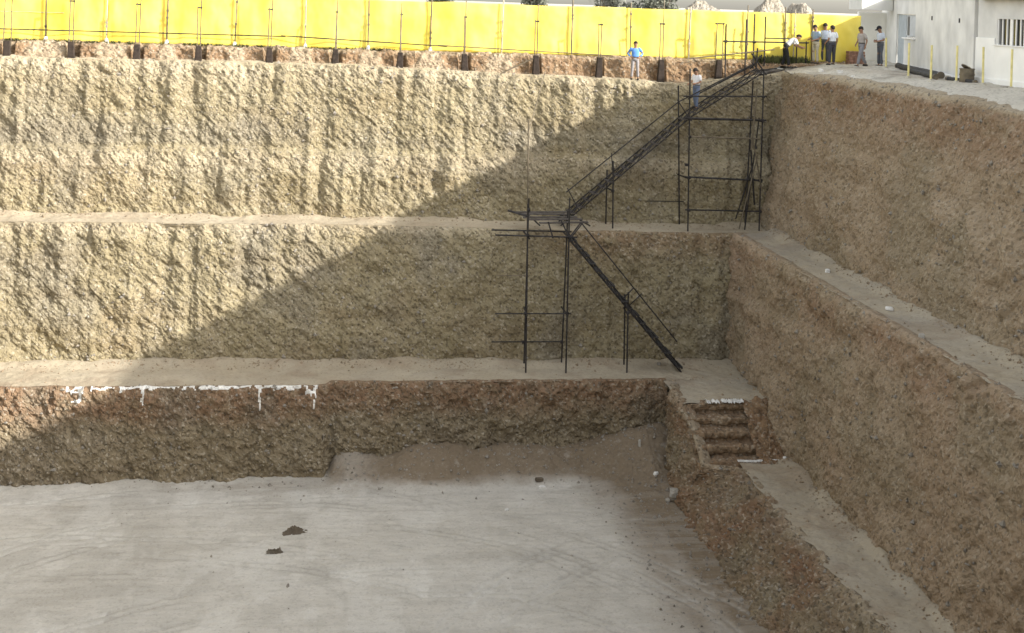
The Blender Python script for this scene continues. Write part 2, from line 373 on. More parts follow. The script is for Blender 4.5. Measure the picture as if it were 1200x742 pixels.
# ---- right-hand banks (run along Y)
Y = np.concatenate([np.linspace(3, 24.5, 30)[:-1], np.arange(24.5, 34, 0.042), np.arange(34, 57.6, 0.05)])
def top_r(y): return np.interp(y, [3, 30, 37, 45, 52, 56, 58], [1.0, 1.0, 0.98, 1.18, 1.1, 0.95, 1.0])
lx = 20.55 + 0.12 * np.sin(Y * 0.5) - 0.1 * np.sin(Y * 1.23)
zr = top_r(Y)
def d_r1(P, sp):
    d = rough_disp(0.09, 0.12, 0.04, 91, 1, 0.02, 0.04)(P, sp)
    return d * (0.35 + 0.65 * sstep(sp, 0.9, 1.6))
def a_r1(P, sp):
    t = sstep(P[:, 2] + 0.5 * fbm(P, 0.5, 3, 93), -1.6, 0.2)
    return {'red': np.clip(0.6 * t * sstep(P[:, 2], 1.02, 0.8), 0, 1), 'pale': np.clip(0.7 * sstep(P[:, 2], 0.75, 1.05), 0, 1), 'grey': 0.7 * sstep(fbm(P, 0.35, 3, 95), 0.0, 0.8)}
patch('earth_bank', [row(lx + 0.75, Y, zr + 0.03), row(lx + 0.18, Y, zr), row(lx - 0.03, Y, zr - 0.3), row(20.0, Y, -2.5), row(19.5, Y, -5.9), row(19.45, Y, -6.4)],
      0.052, d_r1, M['bank_side'], a_r1, (-1, 0, 0.3), 2)
Y1 = Y[Y <= 53.85]
patch('terrace', [row(19.9, Y1, -5.86), row(19.3, Y1, -5.93), row(17.72 + wob(Y1, 621), Y1, -5.97)], 0.1, lambda P, s: d_ter(P, s) + 0.22 * sstep(P[:, 0], 18.9, 19.5) * (0.6 + 0.5 * vnoise(P, 0.9, 44)), M['terrace'], a_ter(0.55), (0, 0, 1))
def d_r2(P, sp):
    d = rough_disp(0.09, 0.13, 0.04, 111, 1, 0.02, 0.04)(P, sp)
    ridge = 0.16 * np.exp(-((P[:, 2] + 8.3 + (P[:, 1] - 45) * 0.03) / 0.35) ** 2) * sstep(P[:, 1], 38, 47)
    foot = 0.3 * np.exp(-((P[:, 1] - 47.2) / 0.9) ** 2) * sstep(P[:, 2], -9.6, -11.6)
    return d * (0.1 + 0.9 * sstep(sp, 1.4, 2.5)) + ridge + foot
def a_r2(P, sp):
    t = sstep(P[:, 2] + 0.6 * fbm(P, 0.45, 3, 113), -8.0, -6.2)
    return {'red': np.clip(0.5 * t + 0.2 * sstep(fbm(P, 0.3, 3, 118), 0.1, 0.8), 0, 1), 'pale': 0.3 * sstep(P[:, 2], -6.5, -5.95), 'grey': 0.6 * sstep(fbm(P, 0.35, 3, 115), 0.1, 0.8)}
patch('earth_bank', [row(18.2, Y1, -6.04), row(17.95, Y1, -5.93), row(17.73 + wob(Y1, 621), Y1, -5.94), row(17.6 + wob(Y1, 621), Y1, -6.2), row(17.45, Y1, -9.5), row(17.3, Y1, -12.9), row(17.25, Y1, -13.4)],
      0.05, d_r2, M['bank_side'], a_r2, (-1, 0, 0.3), 2)
# ---- terrace 2: the corner piece in front of the second lift, then steps down to the lower strip
YC = np.arange(47.75, 50.84, 0.08)
patch('terrace', [row(17.9, YC, -11.41), row(16.0, YC, -11.425), row(13.85, YC, -11.43)], 0.1, d_ter, M['terrace'], a_ter(0.4), (0, 0, 1))
Y2 = Y[Y <= 45.62]
patch('terrace', [row(17.7, Y2, -12.82), row(17.0, Y2, -12.9), row(15.36 + wob(Y2, 631), Y2, -12.94)], 0.08, lambda P, s: d_ter(P, s) + 0.25 * sstep(P[:, 0], 16.75, 17.4) * (0.6 + 0.5 * vnoise(P, 0.9, 46)), M['terrace'], a_ter(0.4), (0, 0, 1))
# earth steps cut between the two levels: four dug steps with worn, undercut noses
xs = np.arange(13.92, 16.45, 0.035)
rows_ = [row(xs, 48.1, -11.45)]; yy_ = 47.72; zz_ = -11.43
for k in range(4):
    w_ = 0.05 * vnoise(np.stack([xs, 0 * xs, 0 * xs + k], 1), 1.7, 131 + k)
    rows_ += [row(xs, yy_ + 0.05 + w_, zz_), row(xs, yy_ - 0.04 + w_, zz_ - 0.03), row(xs, yy_ - 0.05 + w_, zz_ - 0.12), row(xs, yy_ - 0.02 + w_, zz_ - 0.24), row(xs, yy_ + 0.07 + w_, zz_ - 0.29), row(xs, yy_ + 0.06 + w_, zz_ - 0.37)]
    yy_ -= 0.5; zz_ -= 0.372
rows_ += [row(xs, 45.62, -12.96), row(xs, 45.5, -13.3)]
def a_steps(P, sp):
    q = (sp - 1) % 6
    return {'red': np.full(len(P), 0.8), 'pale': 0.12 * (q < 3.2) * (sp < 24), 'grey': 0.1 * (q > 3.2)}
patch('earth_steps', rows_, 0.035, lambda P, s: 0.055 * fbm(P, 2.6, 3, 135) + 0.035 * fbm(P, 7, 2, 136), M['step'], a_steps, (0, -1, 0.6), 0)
xs = np.arange(16.2, 17.8, 0.045); wv = 0.1 * np.sin(xs * 4)
patch('earth_bank', [row(xs, 48.0, -11.42), row(xs, 47.7 + wv, -11.45), row(xs, 46.9 + wv, -11.9), row(xs, 45.8, -12.85), row(xs, 45.3, -13.0)], 0.045,
      lambda P, s: rough_disp(0.05, 0.1, 0.07, 141)(P, s), M['step'], lambda P, s: {'red': np.full(len(P), 1.0), 'pale': 0 * s, 'grey': 0 * s}, (0, -1, 0.6), 1)
# ---- lowest bank on the right, loose slope to the floor
Y3 = np.concatenate([np.linspace(3, 24, 20)[:-1], np.arange(24, 50.8, 0.055)])
tx = np.interp(Y3, [3, 44.6, 45.1, 45.6, 47.8, 48.6, 50.8], [15.4, 15.4, 15.15, 13.95, 13.85, 13.85, 14.2])
tx = tx + wob(Y3, 631) * (Y3 < 45)
tz = np.interp(Y3, [3, 45.6, 45.9, 47.7, 48.2, 50.8], [-12.95, -12.97, -12.7, -11.55, -11.43, -11.43])
bx = np.interp(Y3, [3, 38, 46, 48, 50.8], [13.35, 13.35, 13.3, 13.45, 14.0])
def d_r3(P, sp):
    d = rough_disp(0.05, 0.17, 0.085, 151, 1, 0.05)(P, sp)
    return d * (0.12 + 0.88 * sstep(sp, 1.4, 2.3))
def a_r3(P, sp):
    rim = sstep(sp, 2.75, 2.0) * (0.55 + 0.5 * fbm(P, 1.5, 3, 155))
    return {'red': np.clip(0.4 + 0.5 * fbm(P, 0.7, 3, 153), 0, 1), 'pale': np.clip(0.62 * rim, 0, 0.8), 'grey': 0.3 * sstep(fbm(P, 0.5, 2, 157), 0.1, 0.8)}
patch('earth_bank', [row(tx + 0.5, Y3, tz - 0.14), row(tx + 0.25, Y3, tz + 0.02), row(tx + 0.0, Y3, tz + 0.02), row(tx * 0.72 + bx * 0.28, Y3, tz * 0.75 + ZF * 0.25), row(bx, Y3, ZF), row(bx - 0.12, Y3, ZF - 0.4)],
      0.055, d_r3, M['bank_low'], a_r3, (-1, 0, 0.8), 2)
# ---- pit floor
xs = np.concatenate([np.linspace(-32, -16, 20)[:-1], np.arange(-15.5, 14.61, 0.055)]); ys = np.concatenate([np.linspace(4, 35, 24)[:-1], np.arange(35, 51.0, 0.055)])
Xg, Yg = np.meshgrid(xs, ys, indexing='ij'); P = np.stack([Xg.ravel(), Yg.ravel(), 0 * Xg.ravel()], 1)
yb = y_e2(P[:, 0]) - 0.5
tal = sstep(P[:, 1], yb - 2.4 + 0.5 * vnoise(P, 0.5, 161), yb + 0.25) * (0.45 + 0.55 * sstep(P[:, 0], 1.5, 4.5)) * sstep(P[:, 0] + 0.2 * vnoise(P, 0.9, 162), 0.25, 0.75)
cor = sstep(P[:, 0] + 0.5 * fbm(P, 0.5, 2, 165), 10.0, 13.6) * sstep(P[:, 1], 44.0, 50.0)
cone = np.exp(-(((P[:, 0] - 1.3) / 0.9) ** 2 + ((P[:, 1] - 50.2) / 0.8) ** 2)) * sstep(P[:, 0], 0.2, 0.7)
z = ZF + 1.05 * tal * (0.8 + 0.3 * vnoise(P, [0.35, 0.35, 1], 163)) + 0.55 * cor + 0.38 * cone + 0.09 * sstep(P[:, 1], yb - 0.9, yb + 0.1)
fl = 1 - np.clip(tal * 2 + cor * 1.5, 0, 1)
# wheel ruts: long arcs turning out of the corner, and lanes running left to right
rut = np.zeros(len(P))
for (cx, cy, R) in ((-3.0, 30.0, 17.2), (-3.0, 30.0, 18.9), (-6, 28.0, 20.3), (-6, 28, 21.8), (-1, 33, 12.5), (-1, 33, 13.9), (-8, 22, 19.6), (-8, 22, 21.2), (-8, 22, 22.6), (18, 30, 14.5), (18, 30, 16.1), (3, 24, 15.8), (3, 24, 17.4)):
    rr = np.hypot(P[:, 0] - cx, P[:, 1] - cy) + 0.15 * vnoise(P, 0.35, 171)
    on = sstep(vnoise(P, 0.22, int(R * 7)), -0.35, 0.35)
    for dd_ in (-0.17, 0.17): rut += 0.9 * np.exp(-((rr - R - dd_) / 0.11) ** 2) * on * (0.6 + 0.5 * vnoise(P, 4, 173))
for (y0, sl) in ((47.6, 0.01), (46.4, -0.03), (44.1, 0.03)):
    rut += 0.35 * np.exp(-((P[:, 1] - y0 - sl * P[:, 0] + 0.3 * vnoise(P, [0.15, 0.15, 1], 181)) / 0.09) ** 2) * sstep(P[:, 0], 10, 4) * (0.5 + 0.6 * vnoise(P, 0.25, int(y0)))
rut = np.clip(rut, 0, 1)
z += -0.05 * rut * fl + 0.03 * fbm(P, 0.5, 3, 167) + 0.012 * fbm(P, [2.5, 6, 1], 3, 168) + (1 - fl) * (0.07 * fbm(P, 1.6, 4, 169, 0.6))
str_ = sstep(fbm(P, [0.22, 2.6, 1], 5, 191, 0.7), -0.1, 0.9)
brown = np.clip(tal * 2.2 + cor * 1.2 + 0.95 * sstep(P[:, 0] + 0.5 * fbm(P, [1.0, 0.3, 1], 4, 193), 9.3, 13.5) + 0.25 * sstep(fbm(P, [0.5, 1.2, 1], 4, 195), 0.0, 0.7) * sstep(P[:, 1], yb - 4, yb - 1) + 0.75 * cone, 0, 1)
P[:, 2] = z
me = grid_mesh('pit_floor', P, len(xs), len(ys), {'red': np.clip(brown * 1.2, 0, 1), 'grey': np.clip(0.30 * str_ * fl + 0.8 * rut * fl + 0.45 * cone + 0.35 * fl * sstep(fbm(P, [0.5, 0.22, 1], 4, 197), 0.0, 0.7), 0, 1), 'pale': np.clip(0.55 * rut * fl * sstep(P[:, 0], 9.5, 7.0) * (vnoise(P, 0.3, 198) > 0), 0, 1) + 0.35 * fl * sstep(P[:, 0], 9.0, 5.0) * sstep(fbm(P, [1.0, 0.45, 1], 5, 199, 0.65), 0.1, 0.8)})
tag(link('pit_floor', me, M['floor']), kind='structure')
def floor_z(x, y):
    i = np.argmin((P[:, 0] - x) ** 2 + (P[:, 1] - y) ** 2); return float(P[i, 2])
# ---- plain banks that close the pit outside the view
Yw = np.linspace(3, 58, 60)
patch('earth_bank', [row(-32.6, Yw, 1.3), row(-32.0, Yw, 1.0), row(-31, Yw, ZF - 0.2)], 0.6, lambda P, s: 0.15 * fbm(P, 0.6, 3, 201), M['bank'], None, (1, 0, 0.3))
Xw = np.linspace(-33, 21.5, 60)
patch('earth_bank', [row(Xw, 2.4, 1.06), row(Xw, 3.0, 1.0), row(Xw, 4.3, ZF - 0.2)], 0.6, lambda P, s: 0.15 * fbm(P, 0.6, 3, 203), M['bank'], None, (0, 1, 0.3))

# ---- red earth ledge step under the fence, notched at every pile
PILE_X = [-13.65, -10.98, -8.29, -5.66, -2.63, 0.22, 3.07, 5.97, 9.21, 12.08, 14.98, 17.68]
SPILL = [(-12.05, 0.85), (-9.35, 0.7), (-7.0, 0.42), (-4.1, 0.4), (-1.2, 0.45), (1.75, 0.5), (4.5, 0.6), (7.6, 0.55)]
XS = uX(-32, 24, -16.5, 21.5, 0.05)
zb = z_lip(XS)
zb = np.where(XS > 18.6, zb + (ZG - 0.1 - zb) * sstep(XS, 18.6, 20.8), zb)
def d_step(P, sp):
    d = 0.06 * fbm(P, 1.4, 3, 211) + 0.06 * fbm(P, 4.2, 3, 213, 0.6) + 0.03 * (0.5 - cell(P, 5.0, 5))
    face = sstep(sp, 0.8, 1.3)
    for px in PILE_X: d -= 0.42 * sstep(np.abs(P[:, 0] - px), 0.3, 0.2) * face
    for sx, w in SPILL: d += 0.09 * sstep(np.abs(P[:, 0] - sx) - 0.25 * (ZG - P[:, 2]), w, w - 0.25) * face * sstep(P[:, 2], ZG + 0.05, 0.9)
    return d
def a_step(P, sp):
    pale = np.zeros(len(P))
    for sx, w in SPILL: pale = np.maximum(pale, sstep(np.abs(P[:, 0] - sx) + 0.16 * fbm(P, 2.5, 2, 217) - 0.25 * (ZG - P[:, 2]), w, w - 0.22))
    pale = np.maximum(pale, 0.8 * sstep(P[:, 2], ZG - 0.16, ZG - 0.03) * (0.8 + 0.3 * vnoise(P, 1.5, 219)))
    pale = np.maximum(pale, 0.5 * sstep(P[:, 2] - z_lip(P[:, 0]), 0.14, 0.02))
    return {'red': np.full(len(P), 0.85), 'pale': np.clip(0.5 * pale, 0, 1), 'grey': 0 * pale}
_, V_step, _ = patch('earth_bank', [row(XS, 58.3, ZG), row(XS, 57.52, ZG), row(XS, 57.34, ZG - 0.12), row(XS, 57.12, zb + 0.03), row(XS, 56.95, zb - 0.1)],
      0.045, d_step, M['step'], a_step, (0, -1, 0.4), 1)

# ---- upper ground: one sheet to the horizon with the pit cut out
gx = np.unique(np.concatenate([[-3000, -1200, -500, -200, -90, -55], np.linspace(-33.5, 20, 40), np.arange(20.6, 30, 0.11), np.linspace(30, 60, 20), [90, 200, 500, 1200, 3000]]))
gy = np.unique(np.concatenate([[-3000, -1200, -500, -200, -80, -30, -8, 0, 2.6], np.linspace(2.6, 28, 30), np.arange(28, 64, 0.14), np.linspace(64, 110, 30), [140, 220, 500, 1200, 3500]]))
Xg, Yg = np.meshgrid(gx, gy, indexing='ij'); Pg = np.stack([Xg.ravel(), Yg.ravel(), 0 * Xg.ravel()], 1)
near = (np.abs(Pg[:, 0]) < 80) & (np.abs(Pg[:, 1]) < 120)
Pg[:, 2] = g_height(Pg[:, 0], Pg[:, 1]) + near * (0.05 * fbm(Pg, 0.7, 3, 221) + 0.03 * fbm(Pg, 2.6, 3, 223))
lipfall = sstep(Pg[:, 0], 21.3, 20.9) * (Pg[:, 1] < 57) * (Pg[:, 1] > 3) * (Pg[:, 0] > 20)
Pg[:, 2] -= 0.12 * lipfall
Pg[:, 2] -= 0.10 * (Pg[:, 1] < 58.2) * (Pg[:, 1] > 57) * (Pg[:, 0] < 21)
nu, nv = len(gx), len(gy)
i, j = np.meshgrid(np.arange(nu - 1), np.arange(nv - 1), indexing='ij'); i = i.ravel(); j = j.ravel()
cxm = (gx[i] + gx[i + 1]) / 2; cym = (gy[j] + gy[j + 1]) / 2
keep = ~((cxm > -32.8) & (cxm < 20.85) & (cym > 2.6) & (cym < 57.75))
a = (i * nv + j)[keep]; q = np.stack([a, a + nv, a + nv + 1, a + 1], 1)
me = raw_mesh(bpy.data.meshes.new('ground'), Pg, q, {'red': 0.25 * sstep(fbm(Pg, 0.5, 3, 227), 0.2, 0.8), 'pale': 0.7 * sstep(fbm(Pg, 0.4, 3, 229), -0.3, 0.5), 'grey': 0.5 * sstep(fbm(Pg, 0.6, 3, 231), 0.2, 0.8)})
tag(link('ground', me, M['ground']), kind='structure')

# ------------------------------------------------------------------ lime spilled over the lip of the lowest bank
def drape(name, label, cells, V, off=0.01, mat=None, cat='lime spill', group=None):
    """cells(u-v grid positions)-> mask; a crust of lime that follows the earth below it"""
    nu, nv, _ = V.shape
    n = grid_normals(V)
    if n[nu // 2, nv // 2] @ np.array((0, -1, 0.5)) < 0: n = -n
    mask = cells(V.reshape(-1, 3)).reshape(nu, nv)
    q = []
    ii, jj = np.nonzero(mask[:-1, :-1] & mask[1:, :-1] & mask[:-1, 1:] & mask[1:, 1:])
    if len(ii) == 0: return None
    idx = {}
    vs = []; faces = []
    def vid(i, j):
        if (i, j) not in idx: idx[(i, j)] = len(vs); vs.append(V[i, j] + n[i, j] * off)
        return idx[(i, j)]
    for i, j in zip(ii, jj): faces.append((vid(i, j), vid(i + 1, j), vid(i + 1, j + 1), vid(i, j + 1)))
    me = bpy.data.meshes.new(name); me.from_pydata([tuple(v) for v in vs], [], faces); me.update()
    o = link(name, me, mat or M['lime'])
    so_ = o.modifiers.new('thickness', 'SOLIDIFY'); so_.thickness = 0.008; so_.offset = 1
    return tag(o, label, cat, group)
keys = [k for k in PATCH if k.startswith('earth_bank')]
V3 = PATCH[keys[2]][0]
def lime_mask(x0, x1, drips, thick=0.10):
    def f(P):
        h = z_t2(P[:, 0]) + 0.03 - P[:, 2]
        d = thick + 0.06 * fbm(P * np.array([1, 1, 0.2]), 2.6, 4, 241, 0.65)
        for dx, w, ln in drips: d = np.maximum(d, (ln + 0.1 * vnoise(P, 4, 243)) * sstep(np.abs(P[:, 0] - dx + 0.04 * vnoise(P, 3, 244)), w, w * 0.6))
        return (P[:, 0] > x0) & (P[:, 0] < x1) & (h < d) & (fbm(P, 5.5, 2, 247) > -0.45) & (P[:, 1] < y_e2(P[:, 0]) + 0.14)
    return f
drape('lime_spill', 'wide white lime splash at the left end of the lowest earth lip', lime_mask(-9.45, -8.72, [(-9.0, 0.3, 0.5)], 0.2), V3)
drape('lime_spill', 'long thin white lime line with two drips along the lowest earth lip', lime_mask(-8.5, -2.55, [(-6.6, 0.10, 0.6), (-7.4, 0.12, 0.2)], 0.08), V3)
drape('lime_spill', 'white lime strip with two long drips near the bank corner', lime_mask(-2.5, -0.05, [(-2.25, 0.09, 0.85), (-0.38, 0.18, 0.4), (-1.6, 0.2, 0.14), (-1.0, 0.4, 0.14), (-0.15, 0.07, 0.8)], 0.09), V3)
# lime on the steps and at the head of the lower strip
def blotch(name, label, x0, x1, yf, w, z, seed, holes=0.1, cat='lime spill'):
    bm = bm_new(); n = int((x1 - x0) / 0.04); r = random.Random(seed); prev = None
    for i in range(n + 1):
        x = x0 + (x1 - x0) * i / n; yc = yf(x) + r.uniform(-0.025, 0.025); ww = w * r.uniform(0.35, 1.2)
        zc = z + r.uniform(-0.02, 0.05) * (w > 0.1)
        cur = [bm.verts.new((x, yc - ww, zc - 0.03)), bm.verts.new((x, yc - ww * 0.7, zc + 0.03)), bm.verts.new((x, yc + ww * 0.7, zc + 0.03 + w * 0.1)), bm.verts.new((x, yc + ww, zc - 0.03))]
        if prev and r.random() > holes:
            for k in range(3): bm.faces.new((prev[k], cur[k], cur[k + 1], prev[k + 1]))
        prev = cur
    return tag(bm_done(name, bm, M['lime'], smooth=True), label, cat)
blotch('lime_spill', 'white crumpled lime patch on the top earth step', 14.72, 16.25, lambda x: 47.72, 0.17, -11.36, 5, 0.03)
blotch('lime_line', 'thin white lime line at the foot of the reddish slope', 15.4, 17.15, lambda x: 45.56 + 0.03 * math.sin(x * 5), 0.05, -12.88, 6, 0.0, 'lime line')

# ------------------------------------------------------------------ stones, clods, litter
def stone(name, label, loc, size, mat, seed, cat='stone', group=None, flat=0.6):
    r = random.Random(seed); bm = bm_new(); bmesh.ops.create_icosphere(bm, subdivisions=3, radius=1)
    V = np.array([v.co[:] for v in bm.verts]); d = 1 + 0.28 * fbm(V, 1.3, 3, seed) 
    for v, k in zip(bm.verts, d):
        c = v.co * k
        c = Vector([max(-0.8, min(0.8, c[0])), max(-0.75, min(0.75, c[1])), max(-0.6, min(0.75, c[2]))])
        v.co = Vector((c[0] * size[0], c[1] * size[1], c[2] * size[2] * 1.0))
    bmesh.ops.rotate(bm, verts=bm.verts, matrix=Matrix.Rotation(r.uniform(0, 6.3), 3, 'Z'))
    o = bm_done(name, bm, mat); o.location = (loc[0], loc[1], loc[2] + size[2] * 0.35); return tag(o, label, cat, group)
def on_floor(x, y): return (x, y, floor_z(x, y))
stone('rock', 'largest pale rock lying at the foot of the right slope', on_floor(13.35, 46.5), (0.3, 0.22, 0.2), M['rock'], 11)
stone('rock', 'dark flat rock under the large pale rock', on_floor(13.35, 46.15), (0.42, 0.16, 0.08), M['clod'], 12)
stone('rock', 'small pale rock just left of the large pale rock', on_floor(12.95, 46.2), (0.12, 0.1, 0.07), M['rock'], 13)
stone('lime_lump', 'white lump on the brown spoil above the pale rock', on_floor(12.95, 48.0), (0.13, 0.09, 0.08), M['lime'], 14)
def clod(label, x, y, L, seed):
    """a broken lump of dark soil with its crumbs, one irregular crust"""
    r = random.Random(seed); n = 34; u = np.linspace(-1, 1, n); U, V_ = np.meshgrid(u, u, indexing='ij'); Q = np.stack([U.ravel(), V_.ravel(), 0 * U.ravel() + seed], 1)
    rr = np.hypot(Q[:, 0], Q[:, 1]) + 0.3 * fbm(Q, 2.0, 3, seed, 0.55)
    z = 0.22 * L * 2 * np.clip(1 - rr, -0.3, 1) * (1 + 0.6 * fbm(Q, 4.5, 3, seed + 1, 0.7)) 
    o = link('clod', grid_mesh('clod', np.stack([Q[:, 0] * L, Q[:, 1] * L * 0.55, z], 1), n, n, {}), M['clod'])
    o.location = (x, y, floor_z(x, y) + 0.005); o.rotation_euler = (0, 0, r.uniform(-0.4, 0.4)); return tag(o, label, 'clod')
clod('larger dark clod alone on the pale pit floor', -0.67, 44.5, 0.46, 15)
clod('smaller dark clod in front of the larger one on the floor', -1.3, 43.0, 0.30, 16)
bq = on_floor(8.5, 48.55)
o = box('brick', (bq[0], bq[1], bq[2] + 0.07), (0.30, 0.16, 0.13), M['clod'], None, Matrix.Rotation(0.3, 4, 'Z') @ Matrix.Rotation(0.12, 4, 'Y'), 0.015); tag(o, 'dark loose brick at the edge of the brown spoil', 'brick')
stone('lime_lump', 'white lump beneath the dark loose brick', on_floor(8.55, 48.2), (0.17, 0.08, 0.05), M['lime'], 17)
stone('lime_lump', 'small white lump out on the pale floor before the brick', on_floor(6.9, 46.05), (0.12, 0.08, 0.04), M['lime'], 18)
stone('lime_lump', 'white lump on the right upper terrace, farther of two', (18.7, 45.77, -5.93), (0.2, 0.12, 0.1), M['lime'], 19)
stone('lime_lump', 'white lump on the right upper terrace, nearer of two', (18.5, 39.97, -5.93), (0.16, 0.1, 0.09), M['lime'], 20)
stone('rock', 'grey rock at the outer edge of the right upper terrace', (18.0, 36.6, -5.95), (0.16, 0.12, 0.1), M['rock'], 21)
stone('rock', 'pale tilted stone on the spoil near the inner corner', on_floor(12.6, 49.3), (0.07, 0.07, 0.2), M['rock'], 22)
stone('rock', 'yellowish stone at the foot of the lower stair flight', (14.15, 52.55, -11.3), (0.1, 0.09, 0.08), M['heap'], 23)
stone('lime_lump', 'white lump at the right end of the thin lime line', (17.2, 45.6, -12.85), (0.1, 0.08, 0.08), M['lime'], 24)
# scattered fallen gravel: countless, one mass per place
def gravel(name, pts, smin, smax, mat, seed):
    r = np.random.RandomState(seed); base = np.array([[1, 0, 0], [-1, 0, 0], [0, 1, 0], [0, -1, 0], [0, 0, 1], [0, 0, -1]], float)
    fc = np.array([[0, 2, 4], [2, 1, 4], [1, 3, 4], [3, 0, 4], [2, 0, 5], [1, 2, 5], [3, 1, 5], [0, 3, 5]])
    n = len(pts); s = smin * (smax / smin) ** (r.uniform(0, 1, n) ** 2.2)
    V = base[None] * r.uniform(0.6, 1.2, (n, 6, 1)) * s[:, None, None] * r.uniform(0.6, 1.2, (n, 1, 3))
    a_ = r.uniform(0, 6.3, n); c, s_ = np.cos(a_), np.sin(a_)
    Vx = V[:, :, 0] * c[:, None] - V[:, :, 1] * s_[:, None]; Vy = V[:, :, 0] * s_[:, None] + V[:, :, 1] * c[:, None]
    V = np.stack([Vx, Vy, V[:, :, 2]], 2) + pts[:, None, :]
    F = (fc[None] + 6 * np.arange(n)[:, None, None]).reshape(-1, 3)
    me = raw_mesh(bpy.data.meshes.new(name), V.reshape(-1, 3), F)
    return tag(link(name, me, mat), kind='stuff')
r_ = np.random.RandomState(5)
def pick(Pgrid, w, n):
    w = w / w.sum(); k = r_.choice(len(Pgrid), n, p=w); return Pgrid[k] + r_.uniform(-0.04, 0.04, (n, 3)) * np.array([1, 1, 0.1])
vis = (P[:, 0] > -15) & (P[:, 1] > 35)
o = gravel('gravel', pick(P, vis * (brown * 3.0 + 0.02 + 0.8 * sstep(P[:, 1], yb - 0.7, yb)), 3000), 0.018, 0.10, M['heap'], 6); o['label'] = 'loose gravel and small clods scattered over the pit floor and spoil'; o['category'] = 'gravel'

# crumbs fallen on the terraces, thickest at the foot of each bank and along the lips
ter = []
for k_ in [k for k in PATCH if k.startswith('terrace')]:
    Vt = PATCH[k_][0]; nu_, nv_, _ = Vt.shape; tv = np.tile(np.linspace(0, 1, nv_), nu_); Pt = Vt.reshape(-1, 3)
    okv = (Pt[:, 0] > -16) & (Pt[:, 1] > 27)
    ter.append((Pt[okv], (0.12 + 1.6 * np.exp(-((tv[okv] - 0.22) / 0.14) ** 2) + 0.9 * np.exp(-((tv[okv] - 0.97) / 0.06) ** 2)) * (0.3 + sstep(vnoise(Pt[okv], 0.5, 333), -0.2, 0.6))))
Pt = np.concatenate([a for a, _ in ter]); wt = np.concatenate([b for _, b in ter])
o = gravel('gravel', pick(Pt, wt, 5200), 0.018, 0.085, M['bank_side'], 8); o['label'] = 'crumbs of earth and gravel fallen on the terraces'; o['category'] = 'gravel'

wp = []
for k_ in [k for k in PATCH if k.startswith('earth_bank')]:
    Vt = PATCH[k_][0]
    if Vt.shape[0] < 200: continue
    Vt = Vt[:, 8:-6].reshape(-1, 3); wp.append(Vt[(Vt[:, 0] > -16) & (Vt[:, 1] > 27) & (Vt[:, 1] < 56.8)])
wp = np.concatenate(wp); ww_ = 0.25 + sstep(fbm(wp, 0.5, 3, 341), 0.0, 0.7)
o = gravel('gravel', pick(wp, ww_, 6500), 0.022, 0.115, M['heap'], 9); o['label'] = 'stones bedded in the cut earth faces'; o['category'] = 'gravel'

# ------------------------------------------------------------------ yellow site fence on the far side
FY = 57.95
fence = thing('site_fence', 'long yellow sheet site fence with slim poles along the far edge of the pit', 'fence', (0, FY, ZG))
SING = [-12.26, -9.72, -7.15, -4.21, -1.12, 1.67, 4.47, 7.73, 10.97, 13.73, 16.53, 19.33]
bays = [-20.5, -17.8, -15.0] + SING + [21.5, 24.95]
for a, b in zip(bays[:-1], bays[1:]):
    n = 56; m = 24; u = np.linspace(a, b, n); v = np.linspace(0.02, 2.26, m)
    U, V_ = np.meshgrid(u, v, indexing='ij'); Q = np.stack([U.ravel(), 0 * U.ravel(), V_.ravel()], 1)
    dd = 0.05 * fbm(Q + 5, [0.7, 1, 0.7], 4, 301, 0.55) - 0.09 * np.sin(np.pi * (Q[:, 0] - a) / (b - a)) + 0.035 * vnoise(Q, [2.2, 1, 0.2], 303)
    dd *= sstep(np.minimum(Q[:, 0] - a, b - Q[:, 0]), -0.05, 0.35)
    top = 0.05 * vnoise(Q, [0.8, 1, 0.01], 305)
    Q2 = Q.copy(); Q2[:, 1] = 0.07 + dd; Q2[:, 2] += top * (Q[:, 2] / 2.26) ** 4
    st = np.zeros(len(Q))
    for sx, w, hi in ((10.9, 0.13, 2.2), (-12.7, 0.25, 1.9), (-10.15, 0.35, 1.7), (-7.3, 0.1, 2)):
        st = np.maximum(st, (0.75 if w < 0.2 else 0.4) * sstep(np.abs(Q[:, 0] - sx) + 0.1 * fbm(Q, 1.5, 3, 307), w, 0.0) * (0.45 + 0.5 * vnoise(Q, [1, 1, 1.8], 309)))
    me = grid_mesh('sheet', Q2, n, m, {'stain': np.clip(st, 0, 1)}, smooth=True)
    o = link('sheet', me, M['sheet'], fence)
    so_ = o.modifiers.new('thickness', 'SOLIDIFY'); so_.thickness = 0.004
for i_, x in enumerate([-17.8, -15.0] + SING + [21.2, 21.6, 22.5]):
    lean = rng.uniform(-0.05, 0.06)
    h = rng.uniform(2.6, 3.2) if x < 12 else rng.uniform(2.35, 2.65)
    bm = bm_new(); bm_tube(bm, (x, -0.05, -0.15), (x + lean, -0.05, h), 0.03 if i_ % 2 else 0.036, 8)
    for _ in range(2):
        zz_ = rng.uniform(0.5, 2.2); bm_box(bm, (x + lean * zz_ / h, -0.07, zz_), (0.10, 0.08, 0.09))
    o = bm_done('post', bm, M['tube_grey'] if i_ % 3 else M['tube_pale'], fence)
    bm = bm_new(); bm_tube(bm, (x, -0.05, -0.06), (x, -0.05, 0.20), 0.13, 10, 0.055)
    if x < 6: bm_done('footing', bm, M['lime'], o, smooth=False)
    else: bm.free()
tube('rail', (-20, -0.24, 0.47), (-2.0, -0.24, 0.50), 0.026, M['tube'], fence); tube('rail', (-2.2, -0.28, 0.53), (5.2, -0.26, 0.26), 0.026, M['tube'], fence)
tube('rail', (4.8, -0.30, 0.30), (13.5, -0.26, 0.03), 0.024, M['tube_grey'], fence)
